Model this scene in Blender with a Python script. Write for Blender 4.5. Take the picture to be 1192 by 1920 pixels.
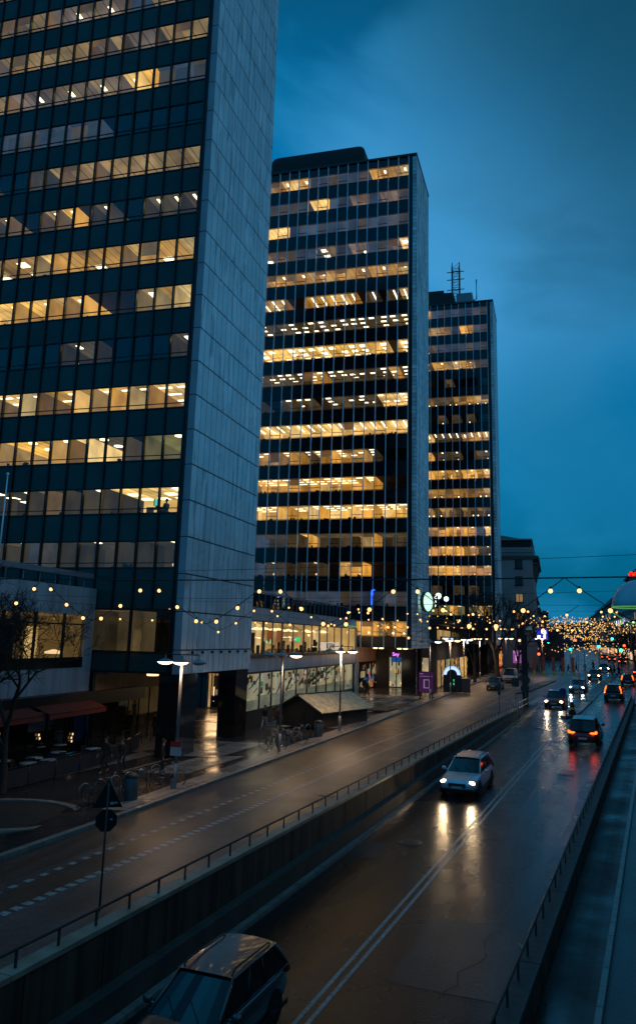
import bpy, bmesh, math, random
from mathutils import Vector, Matrix
R = math.radians
random.seed(7)
# ------------------------------------------------------------------ scene, camera, world, exposure
for o in list(bpy.data.objects): bpy.data.objects.remove(o, do_unlink=True)
S = bpy.context.scene
COL = S.collection
S.render.engine = 'CYCLES'
S.cycles.use_denoising = True
S.cycles.sample_clamp_indirect = 6.0
S.cycles.sample_clamp_direct = 0.0
S.cycles.max_bounces = 8
S.cycles.transparent_max_bounces = 12
S.cycles.caustics_reflective = False
S.cycles.caustics_refractive = False
S.view_settings.view_transform = 'Standard'
S.view_settings.look = 'None'
S.view_settings.gamma = 1
S.view_settings.exposure = 0.0

CAMZ = 7.3
cd = bpy.data.cameras.new('camera'); cam = bpy.data.objects.new('camera', cd); COL.objects.link(cam)
cd.sensor_fit = 'HORIZONTAL'; cd.sensor_width = 36.0
cd.lens = 1463.876 / 1192 * 36.0
cd.shift_x = -(626.724 - 596) / 1192
cd.shift_y = (896.925 - 960) / 1192
cd.clip_start = 0.1; cd.clip_end = 6000
def cam_axes(yaw, pitch, roll):
    cy, sy, cp, sp = math.cos(yaw), math.sin(yaw), math.cos(pitch), math.sin(pitch)
    f = Vector((sy*cp, cy*cp, sp)); r = Vector((cy, -sy, 0)); u = r.cross(f)
    c, s = math.cos(roll), math.sin(roll)
    return c*r + s*u, -s*r + c*u, f
cr, cu, cf = cam_axes(-0.2723983, 0.2027547, 0.0231717)
cam.matrix_world = Matrix(((cr.x, cu.x, -cf.x, 0), (cr.y, cu.y, -cf.y, 0), (cr.z, cu.z, -cf.z, CAMZ), (0, 0, 0, 1)))
S.camera = cam

W = bpy.data.worlds.new('World'); S.world = W; W.use_nodes = True
nt = W.node_tree; N = nt.nodes; L = nt.links; N.clear()
wout = N.new('ShaderNodeOutputWorld'); bg = N.new('ShaderNodeBackground'); L.new(bg.outputs[0], wout.inputs[0])
sky = N.new('ShaderNodeTexSky'); sky.sky_type = 'NISHITA'; sky.sun_disc = False
sky.sun_elevation = R(-2.0); sky.sun_rotation = R(200); sky.altitude = 50; sky.air_density = 1.4; sky.dust_density = 0.6; sky.ozone_density = 4.0
tc = N.new('ShaderNodeTexCoord')
sep = N.new('ShaderNodeSeparateXYZ'); L.new(tc.outputs['Generated'], sep.inputs[0])
mp = N.new('ShaderNodeMapping'); mp.inputs['Scale'].default_value = (1.0, 1.0, 1.9); mp.inputs['Location'].default_value = (0.35, 0.1, 0.42)
L.new(tc.outputs['Generated'], mp.inputs[0])
no = N.new('ShaderNodeTexNoise'); no.inputs['Scale'].default_value = 2.6; no.inputs['Detail'].default_value = 6; no.inputs['Roughness'].default_value = 0.5; no.inputs['Distortion'].default_value = 0.4
L.new(mp.outputs[0], no.inputs[0])
cr1 = N.new('ShaderNodeValToRGB'); cr1.color_ramp.elements[0].position = 0.42; cr1.color_ramp.elements[1].position = 0.70
L.new(no.outputs[0], cr1.inputs[0])
# dusk colour by height above the horizon: clear deep blue air with pale cloud drifting through it
el = N.new('ShaderNodeValToRGB'); e = el.color_ramp.elements
e[0].position = 0.0; e[0].color = (0.000, 0.070, 0.170, 1)
e[1].position = 1.0; e[1].color = (0.010, 0.050, 0.095, 1)
for p_, c_ in ((0.08, (0.000, 0.115, 0.225, 1)), (0.20, (0.000, 0.160, 0.365, 1)), (0.42, (0.000, 0.185, 0.45, 1)), (0.56, (0.000, 0.160, 0.40, 1)), (0.70, (0.002, 0.085, 0.19, 1))):
    k = e.new(p_); k.color = c_
L.new(sep.outputs[2], el.inputs[0])
mx = N.new('ShaderNodeMix'); mx.data_type = 'RGBA'; mx.inputs[7].default_value = (0.012, 0.260, 0.52, 1)
L.new(cr1.outputs[0], mx.inputs[0]); L.new(el.outputs[0], mx.inputs[6])
mx2 = N.new('ShaderNodeMix'); mx2.data_type = 'RGBA'; mx2.blend_type = 'ADD'; mx2.inputs[0].default_value = 0.02
L.new(mx.outputs[2], mx2.inputs[6]); L.new(sky.outputs[0], mx2.inputs[7])
# first an unseen glow off to the right, added to brighten the gables; then cloud banks: a pale one low behind the far tower, dark ones high and low on the right
nrm = N.new('ShaderNodeVectorMath'); nrm.operation = 'NORMALIZE'; L.new(tc.outputs['Generated'], nrm.inputs[0])
last = mx2.outputs[2]
for dvec, lo, hi, colr, st_ in (((0.93, -0.25, 0.30), 0.30, 0.95, (0.13, 0.36, 0.58), 0.85), ((-0.07, 0.87, 0.49), 0.955, 1.0, (0.055, 0.320, 0.640), 0.95), ((-0.02, 0.985, 0.16), 0.975, 1.0, (0.012, 0.22, 0.43), 0.5), ((0.14, 0.74, 0.66), 0.93, 1.0, (0.006, 0.055, 0.10), 0.85), ((0.12, 0.955, 0.27), 0.97, 1.0, (0.002, 0.10, 0.23), 0.35)):
    dp = N.new('ShaderNodeVectorMath'); dp.operation = 'DOT_PRODUCT'; L.new(nrm.outputs[0], dp.inputs[0]); dp.inputs[1].default_value = Vector(dvec).normalized()
    ad = N.new('ShaderNodeMath'); ad.operation = 'MULTIPLY_ADD'; ad.inputs[1].default_value = 0.10; L.new(no.outputs[0], ad.inputs[0]); L.new(dp.outputs['Value'], ad.inputs[2])
    mr = N.new('ShaderNodeMapRange'); mr.interpolation_type = 'SMOOTHSTEP'; mr.inputs[1].default_value = lo+.05; mr.inputs[2].default_value = hi+.055; mr.inputs[3].default_value = 0; mr.inputs[4].default_value = st_; L.new(ad.outputs[0], mr.inputs[0])
    mm = N.new('ShaderNodeMix'); mm.data_type = 'RGBA'; L.new(mr.outputs[0], mm.inputs[0]); L.new(last, mm.inputs[6]); mm.inputs[7].default_value = (*colr, 1); last = mm.outputs[2]
L.new(last, bg.inputs[0])
bg.inputs[1].default_value = 1.0
SKYMIX = (cr1, el, mx, mx2)

# ------------------------------------------------------------------ helpers
TH = R(6.8)
U = Vector((math.sin(TH), math.cos(TH), 0)); V = Vector((math.cos(TH), -math.sin(TH), 0))
def ST(s, t, z=0.0): p = U*s + V*t; return Vector((p.x, p.y, z))
def gz(s): return 0.0155*s if s < 140 else 2.17 + 0.006*(s-140)
def rz(s): return gz(s) - 0.12 - 0.0185*max(0.0, 75-s)
KT = [(-10, -19.4), (27, -20.0), (53, -21.0), (80, -22.3), (101, -23.6), (140, -26.0), (200, -33), (700, -85)]
def kerb(s):
    for (a, ta), (b, tb) in zip(KT, KT[1:]):
        if s <= b: return ta + (tb-ta)*(s-a)/(b-a)
    return KT[-1][1]
def pz(s, t):
    k = kerb(s); f = min(1, max(0, (k-t)/5.0)); return gz(s) - 0.34*min(1, max(0, (92-s)/46))*f
def gxy(x, y):
    s = x*U.x + y*U.y; t = x*V.x + y*V.y
    return s, t, pz(s, t)
class MB:
    def __init__(self): self.v = []; self.f = []; self.m = []; self.sm = []
    def face(self, pts, m=0, smooth=False):
        i = len(self.v); self.v += [tuple(p) for p in pts]; self.f.append(tuple(range(i, i+len(pts)))); self.m.append(m); self.sm.append(smooth)
    def mesh(self, vs, fs, m=0, smooth=False):
        i = len(self.v); self.v += [tuple(p) for p in vs]
        for f in fs: self.f.append(tuple(i+k for k in f)); self.m.append(m); self.sm.append(smooth)
    def box(self, x0, x1, y0, y1, z0, z1, m=0, M=None):
        vs = [Vector((x, y, z)) for z in (z0, z1) for y in (y0, y1) for x in (x0, x1)]
        if M: vs = [M @ v for v in vs]
        self.mesh(vs, [(0,2,3,1), (4,5,7,6), (0,1,5,4), (2,6,7,3), (0,4,6,2), (1,3,7,5)], m)
    def tube(self, pts, r, n=6, m=0, cap=True, smooth=True, r2=None):
        pts = [Vector(p) for p in pts]; vs = []; K = len(pts)
        for i, p in enumerate(pts):
            d = (pts[min(i+1, K-1)] - pts[max(i-1, 0)]).normalized()
            a = d.cross(Vector((0, 0, 1)));
            if a.length < 1e-3: a = d.cross(Vector((1, 0, 0)))
            a.normalize(); b = d.cross(a)
            rr = r if r2 is None else r + (r2-r)*i/(K-1)
            for k in range(n):
                q = 2*math.pi*k/n; vs.append(p + a*math.cos(q)*rr + b*math.sin(q)*rr)
        fs = [(i*n+k, i*n+(k+1) % n, (i+1)*n+(k+1) % n, (i+1)*n+k) for i in range(K-1) for k in range(n)]
        if cap: fs += [tuple(range(n))[::-1], tuple((K-1)*n+k for k in range(n))]
        self.mesh(vs, fs, m, smooth)
    def lathe(self, prof, c=(0, 0, 0), n=16, m=0, smooth=True, M=None):
        vs = []
        for (r, z) in prof:
            for k in range(n):
                q = 2*math.pi*k/n; p = Vector((r*math.cos(q), r*math.sin(q), z))
                if M: p = M @ p
                vs.append(p + Vector(c))
        K = len(prof)
        fs = [(i*n+k, i*n+(k+1) % n, (i+1)*n+(k+1) % n, (i+1)*n+k) for i in range(K-1) for k in range(n)]
        self.mesh(vs, fs, m, smooth)
    def ball(self, c, r, n=8, m=0, sc=(1, 1, 1)):
        h = n//2+1
        prof = [(max(1e-4, math.sin(math.pi*i/h)), -math.cos(math.pi*i/h)) for i in range(h+1)]
        M = Matrix.Diagonal((r*sc[0], r*sc[1], r*sc[2], 1))
        self.lathe(prof, c, n, m, True, M)
    def build(self, name, mats, parent=None, loc=None):
        me = bpy.data.meshes.new(name); me.from_pydata(self.v, [], self.f)
        for mt in (mats if isinstance(mats, (list, tuple)) else [mats]): me.materials.append(mt)
        me.polygons.foreach_set('material_index', self.m); me.polygons.foreach_set('use_smooth', self.sm); me.update()
        o = bpy.data.objects.new(name, me); COL.objects.link(o)
        if parent: o.parent = parent
        if loc is not None: o.location = loc
        return o
def tag(o, label=None, cat=None, group=None, kind=None):
    if label: o['label'] = label
    if cat: o['category'] = cat
    if group: o['group'] = group
    if kind: o['kind'] = kind
    return o
def thing(name, label, cat, loc=(0, 0, 0), rz_=0, group=None):
    o = bpy.data.objects.new(name, None); COL.objects.link(o); o.location = loc; o.rotation_euler = (0, 0, rz_)
    o.empty_display_size = 0.2
    return tag(o, label, cat, group)
def copy_tree(o, parent=None, **kw):
    c = o.copy(); COL.objects.link(c)
    if parent: c.parent = parent
    for ch in list(o.children): copy_tree(ch, c)
    if kw.get('label'): c['label'] = kw['label']
    if kw.get('loc') is not None: c.location = kw['loc']
    if kw.get('rot') is not None: c.rotation_euler = (0, 0, kw['rot'])
    if kw.get('group'): c['group'] = kw['group']
    return c
def text_mesh(txt, size, depth, mat, name='lettering', parent=None, M=None, align='CENTER'):
    cu_ = bpy.data.curves.new('t', 'FONT'); cu_.body = txt; cu_.size = size; cu_.extrude = depth; cu_.align_x = align; cu_.align_y = 'CENTER'
    t = bpy.data.objects.new('t', cu_); COL.objects.link(t)
    bpy.context.view_layer.update()
    me = bpy.data.meshes.new_from_object(t.evaluated_get(bpy.context.evaluated_depsgraph_get()))
    bpy.data.objects.remove(t, do_unlink=True)
    if M: me.transform(M)
    me.materials.clear(); me.materials.append(mat)
    o = bpy.data.objects.new(name, me); COL.objects.link(o)
    if parent: o.parent = parent
    return o

# ------------------------------------------------------------------ materials
MAT = {}
def mat(name, col=(0.5, 0.5, 0.5), rough=0.6, metal=0.0, emit=None, es=0.0, noise=0.0, nscale=5.0, bump=0.0, bscale=30.0, spec=0.5, rvar=0.0, coat=0.0, island=0.0, cheap=False):
    if name in MAT: return MAT[name]
    m = bpy.data.materials.new(name); m.use_nodes = True; MAT[name] = m
    nt = m.node_tree; b = nt.nodes['Principled BSDF']; N_ = nt.nodes; L_ = nt.links
    b.inputs['Base Color'].default_value = (*col, 1); b.inputs['Roughness'].default_value = rough; b.inputs['Metallic'].default_value = metal
    b.inputs['Specular IOR Level'].default_value = spec; b.inputs['Coat Weight'].default_value = coat; b.inputs['Coat Roughness'].default_value = 0.06
    if emit: b.inputs['Emission Color'].default_value = (*emit, 1); b.inputs['Emission Strength'].default_value = es
    tc_ = None
    def coord():
        nonlocal tc_
        if tc_ is None: tc_ = N_.new('ShaderNodeTexCoord')
        return tc_.outputs['Object']
    colout = None
    if noise or island:
        x = N_.new('ShaderNodeTexNoise'); x.inputs['Scale'].default_value = nscale; x.inputs['Detail'].default_value = 5
        L_.new(coord(), x.inputs[0])
        r_ = N_.new('ShaderNodeMapRange'); r_.inputs[1].default_value = 0.3; r_.inputs[2].default_value = 0.7; r_.inputs[3].default_value = 1-noise; r_.inputs[4].default_value = 1+noise
        L_.new(x.outputs[0], r_.inputs[0]); fac = r_.outputs[0]
        if island:
            g = N_.new('ShaderNodeNewGeometry'); r2 = N_.new('ShaderNodeMapRange'); r2.inputs[3].default_value = 1-island; r2.inputs[4].default_value = 1+island
            L_.new(g.outputs['Random Per Island'], r2.inputs[0]); mm = N_.new('ShaderNodeMath'); mm.operation = 'MULTIPLY'
            L_.new(fac, mm.inputs[0]); L_.new(r2.outputs[0], mm.inputs[1]); fac = mm.outputs[0]
        vm = N_.new('ShaderNodeVectorMath'); vm.operation = 'SCALE'; vm.inputs[0].default_value = col; L_.new(fac, vm.inputs['Scale'])
        L_.new(vm.outputs[0], b.inputs['Base Color'])
    if rvar:
        x = N_.new('ShaderNodeTexNoise'); x.inputs['Scale'].default_value = nscale*0.6; x.inputs['Detail'].default_value = 4
        L_.new(coord(), x.inputs[0]); r_ = N_.new('ShaderNodeMapRange'); r_.inputs[1].default_value = 0.35; r_.inputs[2].default_value = 0.65
        r_.inputs[3].default_value = max(0.02, rough-rvar); r_.inputs[4].default_value = rough+rvar
        L_.new(x.outputs[0], r_.inputs[0]); L_.new(r_.outputs[0], b.inputs['Roughness'])
    if bump:
        x = N_.new('ShaderNodeTexNoise'); x.inputs['Scale'].default_value = bscale; x.inputs['Detail'].default_value = 3
        L_.new(coord(), x.inputs[0]); bb = N_.new('ShaderNodeBump'); bb.inputs['Strength'].default_value = bump; bb.inputs['Distance'].default_value = 0.02
        L_.new(x.outputs[0], bb.inputs['Height']); L_.new(bb.outputs[0], b.inputs['Normal'])
    if cheap: m.cycles.emission_sampling = 'NONE'
    return m
def emis(name, col=(1, 1, 1), st=1.0, cheap=True):
    if name in MAT: return MAT[name]
    m = bpy.data.materials.new(name); m.use_nodes = True; MAT[name] = m; nt = m.node_tree; nt.nodes.clear()
    o = nt.nodes.new('ShaderNodeOutputMaterial'); e_ = nt.nodes.new('ShaderNodeEmission'); e_.inputs[0].default_value = (*col, 1); e_.inputs[1].default_value = st
    nt.links.new(e_.outputs[0], o.inputs[0])
    if cheap: m.cycles.emission_sampling = 'NONE'
    return m
def glass(name, tint=(0.75, 0.85, 0.85), refl=0.12, rough=0.02, boost=0.0):
    if name in MAT: return MAT[name]
    m = bpy.data.materials.new(name); m.use_nodes = True; MAT[name] = m; nt = m.node_tree; nt.nodes.clear(); N_ = nt.nodes; L_ = nt.links
    o = N_.new('ShaderNodeOutputMaterial'); t = N_.new('ShaderNodeBsdfTransparent'); t.inputs[0].default_value = (*tint, 1)
    g = N_.new('ShaderNodeBsdfGlossy'); g.inputs['Roughness'].default_value = rough; g.inputs[0].default_value = (0.9, 0.95, 1, 1)
    f = N_.new('ShaderNodeFresnel'); f.inputs[0].default_value = 1.5
    a = N_.new('ShaderNodeMath'); a.operation = 'MULTIPLY_ADD'; a.inputs[1].default_value = 1.0; a.inputs[2].default_value = refl
    L_.new(f.outputs[0], a.inputs[0]); mx_ = N_.new('ShaderNodeMixShader'); L_.new(a.outputs[0], mx_.inputs[0]); L_.new(t.outputs[0], mx_.inputs[1]); L_.new(g.outputs[0], mx_.inputs[2])
    # old float glass is never quite flat
    tx = N_.new('ShaderNodeTexCoord'); nn = N_.new('ShaderNodeTexNoise'); nn.inputs['Scale'].default_value = 0.9; L_.new(tx.outputs['Object'], nn.inputs[0])
    bb = N_.new('ShaderNodeBump'); bb.inputs['Strength'].default_value = 0.12; bb.inputs['Distance'].default_value = 0.05; L_.new(nn.outputs[0], bb.inputs['Height']); L_.new(bb.outputs[0], g.inputs['Normal'])
    L_.new(mx_.outputs[0], o.inputs[0]); return m
def room(name, col, st, tile=0.0, ang=0.0):
    """room surface that glows by itself in place of lamplight; ceiling boards drawn as a fine grid"""
    if name in MAT: return MAT[name]
    m = bpy.data.materials.new(name); m.use_nodes = True; MAT[name] = m; nt = m.node_tree; nt.nodes.clear(); N_ = nt.nodes; L_ = nt.links
    o = N_.new('ShaderNodeOutputMaterial'); e_ = N_.new('ShaderNodeEmission'); e_.inputs[1].default_value = st
    tx = N_.new('ShaderNodeTexCoord'); nn = N_.new('ShaderNodeTexNoise'); nn.inputs['Scale'].default_value = 0.55; nn.inputs['Detail'].default_value = 3
    L_.new(tx.outputs['Object'], nn.inputs[0])
    r_ = N_.new('ShaderNodeMapRange'); r_.inputs[1].default_value = 0.3; r_.inputs[2].default_value = 0.7; r_.inputs[3].default_value = 0.55; r_.inputs[4].default_value = 1.25; L_.new(nn.outputs[0], r_.inputs[0])
    fac = r_.outputs[0]
    if tile:
        sp = N_.new('ShaderNodeSeparateXYZ'); L_.new(tx.outputs['Object'], sp.inputs[0])
        md = N_.new('ShaderNodeMath'); md.operation = 'WRAP'; md.inputs[1].default_value = 0; md.inputs[2].default_value = tile; L_.new(sp.outputs[0], md.inputs[0])
        gt = N_.new('ShaderNodeMath'); gt.operation = 'GREATER_THAN'; gt.inputs[1].default_value = tile*0.12; L_.new(md.outputs[0], gt.inputs[0])
        ma = N_.new('ShaderNodeMapRange'); ma.inputs[3].default_value = 0.45; ma.inputs[4].default_value = 1.0; L_.new(gt.outputs[0], ma.inputs[0])
        mm = N_.new('ShaderNodeMath'); mm.operation = 'MULTIPLY'; L_.new(fac, mm.inputs[0]); L_.new(ma.outputs[0], mm.inputs[1]); fac = mm.outputs[0]
    gi = N_.new('ShaderNodeNewGeometry'); ri = N_.new('ShaderNodeMapRange'); ri.inputs[3].default_value = .55; ri.inputs[4].default_value = 1.35; L_.new(gi.outputs['Random Per Island'], ri.inputs[0])
    mi = N_.new('ShaderNodeMath'); mi.operation = 'MULTIPLY'; L_.new(fac, mi.inputs[0]); L_.new(ri.outputs[0], mi.inputs[1]); fac = mi.outputs[0]
    fr = N_.new('ShaderNodeMath'); fr.operation = 'MULTIPLY'; fr.inputs[1].default_value = 13.7; L_.new(gi.outputs['Random Per Island'], fr.inputs[0])
    f2 = N_.new('ShaderNodeMath'); f2.operation = 'FRACT'; L_.new(fr.outputs[0], f2.inputs[0]); f3 = N_.new('ShaderNodeMath'); f3.operation = 'POWER'; f3.inputs[1].default_value = 3.0; L_.new(f2.outputs[0], f3.inputs[0])
    cm = N_.new('ShaderNodeMix'); cm.data_type = 'RGBA'; cm.inputs[6].default_value = (*col, 1); lum = max(col); cm.inputs[7].default_value = (lum, lum*.62, lum*.24, 1); L_.new(f3.outputs[0], cm.inputs[0])
    vm = N_.new('ShaderNodeVectorMath'); vm.operation = 'SCALE'; L_.new(cm.outputs[2], vm.inputs[0]); L_.new(fac, vm.inputs['Scale']); L_.new(vm.outputs[0], e_.inputs[0])
    L_.new(e_.outputs[0], o.inputs[0]); m.cycles.emission_sampling = 'NONE'; return m

dark_frame = mat('dark_frame', (0.012, 0.014, 0.016), 0.35, 0.3)
black = mat('black', (0.006, 0.006, 0.007), 0.6)
interior_black = mat('unlit_room', (0.02, 0.02, 0.022), 0.9)
glass_t1 = glass('tinted_glass', (0.72, 0.82, 0.80), 0.03)
glass_clear = glass('clear_glass', (0.85, 0.88, 0.88), 0.02)
CE = {  # ceiling colour, back wall colour: lamplight put in as glow, except unlit rooms
    'W': (room('ceiling_warm', (1.0, 0.47, 0.075), 1.2, 0.6), room('wall_warm', (1.0, 0.43, 0.065), 0.95)),
    'B': (room('ceiling_bright', (1.0, 0.56, 0.15), 1.35, 0.6), room('wall_bright', (1.0, 0.52, 0.13), 1.2)),
    'Y': (room('ceiling_yellow', (1.0, 0.52, 0.10), 1.25, 0.9), room('wall_yellow', (1.0, 0.50, 0.09), 1.1)),
    'w': (room('ceiling_mid', (1.0, 0.46, 0.08), 0.66, 0.6), room('wall_mid', (1.0, 0.42, 0.07), 0.38)),
    'p': (room('ceiling_pale', (0.42, 0.27, 0.20), 0.58, 0.9), room('wall_pale', (0.40, 0.25, 0.18), 0.28)),
    't': (room('ceiling_tan', (0.65, 0.36, 0.13), 0.55, 0.9), room('wall_tan', (0.6, 0.30, 0.12), 0.30)),
    'g': (room('curtain_grey', (0.16, 0.20, 0.30), 0.36), room('curtain_grey2', (0.16, 0.2, 0.3), 0.30)),
    'n': (room('ceiling_dim', (0.5, 0.33, 0.17), 0.22, 0.6), room('wall_dim', (0.5, 0.32, 0.16), 0.12)),
    'k': (room('ceiling_pink', (1.0, 0.50, 0.22), 0.75, 0.9), room('wall_pink', (1.0, 0.44, 0.18), 0.6)),
    'o': (room('ceiling_olive', (0.55, 0.46, 0.13), 0.50), room('wall_olive', (0.5, 0.40, 0.12), 0.42)),
    'd': (interior_black, interior_black),
}
ROOMM = []; RIDX = {}
for k_, (a_, b_) in CE.items():
    RIDX[k_] = (len(ROOMM), len(ROOMM)+1); ROOMM += [a_, b_]
LAMP = emis('office_lamp', (1.0, 0.80, 0.50), 3.6); ROOMM.append(LAMP); LI = len(ROOMM)-1
CLUT = mat('clutter', (0.02, 0.018, 0.016), 0.8); ROOMM.append(CLUT); CI = len(ROOMM)-1
LAMP2 = emis('office_lamp_soft', (1.0, 0.62, 0.30), 1.3); ROOMM.append(LAMP2); LI2 = len(ROOMM)-1

def office_floor(parent, row, mod, x_off, z0, z1, pat, depth, seed, lstyle):
    """one storey's rooms behind the glass"""
    rnd = random.Random(seed); mb = MB(); n = len(pat); y0 = 0.12; tall = z1 + 0.12
    for i, c in enumerate(pat):
        xa = x_off - i*mod; xb = xa - mod; ci, wi = RIDX[c]
        if c == 'd' or c == 'g':
            y1 = y0 + (0.5 if c == 'g' else depth)
            mb.face([(xa, y0, tall), (xb, y0, tall), (xb, y1, tall), (xa, y1, tall)], ci)
            mb.face([(xa, y1, z0-.3), (xb, y1, z0-.3), (xb, y1, tall), (xa, y1, tall)], wi)
        else:
            y1 = y0 + depth
            mb.face([(xa, y0, tall), (xb, y0, tall), (xb, y1, tall), (xa, y1, tall)], ci)
            mb.face([(xa, y1, z0-.3), (xb, y1, z0-.3), (xb, y1, tall), (xa, y1, tall)], wi)
        mb.face([(xa, y0, z0-.28), (xa, y1, z0-.28), (xb, y1, z0-.28), (xb, y0, z0-.28)], RIDX['d'][0])
        if i and (pat[i-1] != c or rnd.random() < .12):
            mb.box(xa-.05, xa+.05, y0, y0+depth, z0-.3, tall-.01, wi if c != 'd' else RIDX[pat[i-1]][1])
        if c in 'WBYwptnko':
            st = lstyle; zc = tall - 0.03; x = (xa+xb)/2
            if st == 'panel' and (i % 2 == 0 or c in 'YB'):
                for yy in (.8, 2.4, 4.0):
                    if rnd.random() < .75: mb.box(x-.36, x+.36, y0+yy, y0+yy+.72, zc-.02, zc+.02, LI)
            elif st == 'diag':
                mb.box(x-.09, x+.09, y0+.5, y0+3.4, zc-.02, zc+.02, LI)
            elif st == 'many':
                for yy in (.5, 1.8, 3.1):
                    if rnd.random() < .62:
                        xx = x + rnd.uniform(-.2, .2); mb.box(xx-.32, xx+.32, y0+yy, y0+yy+.35, zc-.02, zc+.02, LI)
            elif st == 'cross':
                for yy in (.9, 2.3, 3.7):
                    if rnd.random() < .8: mb.box(x-.5, x+.42, y0+yy, y0+yy+.22, zc-.02, zc+.02, LI)
            elif st == 'spot' and i % 2 == 0:
                mb.box(x-.13, x+.13, y0+.7, y0+1.3, zc-.05, zc, LI); 
                if rnd.random() < .6: mb.ball((x+.3, y0+.5, z0+.25), .13, 6, LI2)
            elif st == 'sill' and rnd.random() < .7:
                mb.ball((x+rnd.uniform(-.3, .3), y0+.9, z0+.35), .12, 6, LI)
            elif st == 'round' and i % 2 == 0:
                for yy in (.7, 2.5): mb.lathe([(0.001, zc), (.3, zc), (.3, zc-.05), (.001, zc-.06)], (x, y0+yy, 0), 12, LI)
        # clutter on the sill: plants, screens, chair backs
        if rnd.random() < .55:
            for _ in range(rnd.randint(1, 3)):
                w = rnd.uniform(.08, .3); xx = rnd.uniform(xb+.2, xa-.2); h = rnd.uniform(.08, .42)
                mb.box(xx-w/2, xx+w/2, y0+.25, y0+.45, z0-.28, z0+h-.1, CI)
        if c in 'WYwtn' and rnd.random() < .22:
            xx = rnd.uniform(xb+.3, xa-.3); mb.box(xx-.18, xx+.18, y0+2.6, y0+3.0, z0-.28, tall, wi)
        if c in 'WBwtpk' and rnd.random() < .16:   # roller blind part way down
            mb.box(xb+.06, xa-.06, y0+.02, y0+.05, z1-rnd.uniform(.3, 1.1), z1+.05, RIDX['t'][1])
    o = mb.build('office_floor', ROOMM, parent); return o

cands = []
def windows(parent, mod, x_off, n, rows, hgt, mats, hop, limit, camdist):
    """window parts shared by mesh; the nearest 'limit' ones single, the rest as one stuff part"""
    def win_mesh(k, mb, ox=0.0, oz=0.0, xx=0.0):
        w = mod
        mb.face([(ox-.04, .06, oz), (ox-w+.04, .06, oz), (ox-w+.04, .06, oz+hgt), (ox-.04, .06, oz+hgt)][::-1], 1)
        for (a, b, c, d) in ((ox-w+.03, ox-.03, oz, oz+.05), (ox-w+.03, ox-.03, oz+hgt-.05, oz+hgt)):
            mb.box(a, b, .02, .09, c, d, 0)
        if hop == 'bar': mb.box(ox-w+.03, ox-.03, .025, .095, oz+.28, oz+.33, 0)
        if hop == 'alt' and k % 2 == 0:
            mb.box(ox-w+.03, ox-.03, .025, .095, oz+.42, oz+.48, 0)
    protos = []
    for k in (0, 1):
        mb = MB(); win_mesh(k, mb); protos.append(mb)
    spots = [(camdist(x_off-i*mod, z), i, z) for z in rows for i in range(n)]
    spots.sort(key=lambda q: q[0])
    objs = []
    base = [None, None]
    rest = MB(); nr = 0
    for q, (dd, i, z) in enumerate(spots):
        k = i % 2
        if q < limit:
            if base[k] is None:
                base[k] = protos[k].build('window', mats, parent); o = base[k]
            else:
                o = base[k].copy(); COL.objects.link(o); o.parent = parent
            o.location = (x_off-i*mod, 0, z)
        else: win_mesh(k, rest, x_off-i*mod, z); nr += 1
    if nr:
        o = rest.build('window', mats, parent); o['kind'] = 'stuff'
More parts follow.
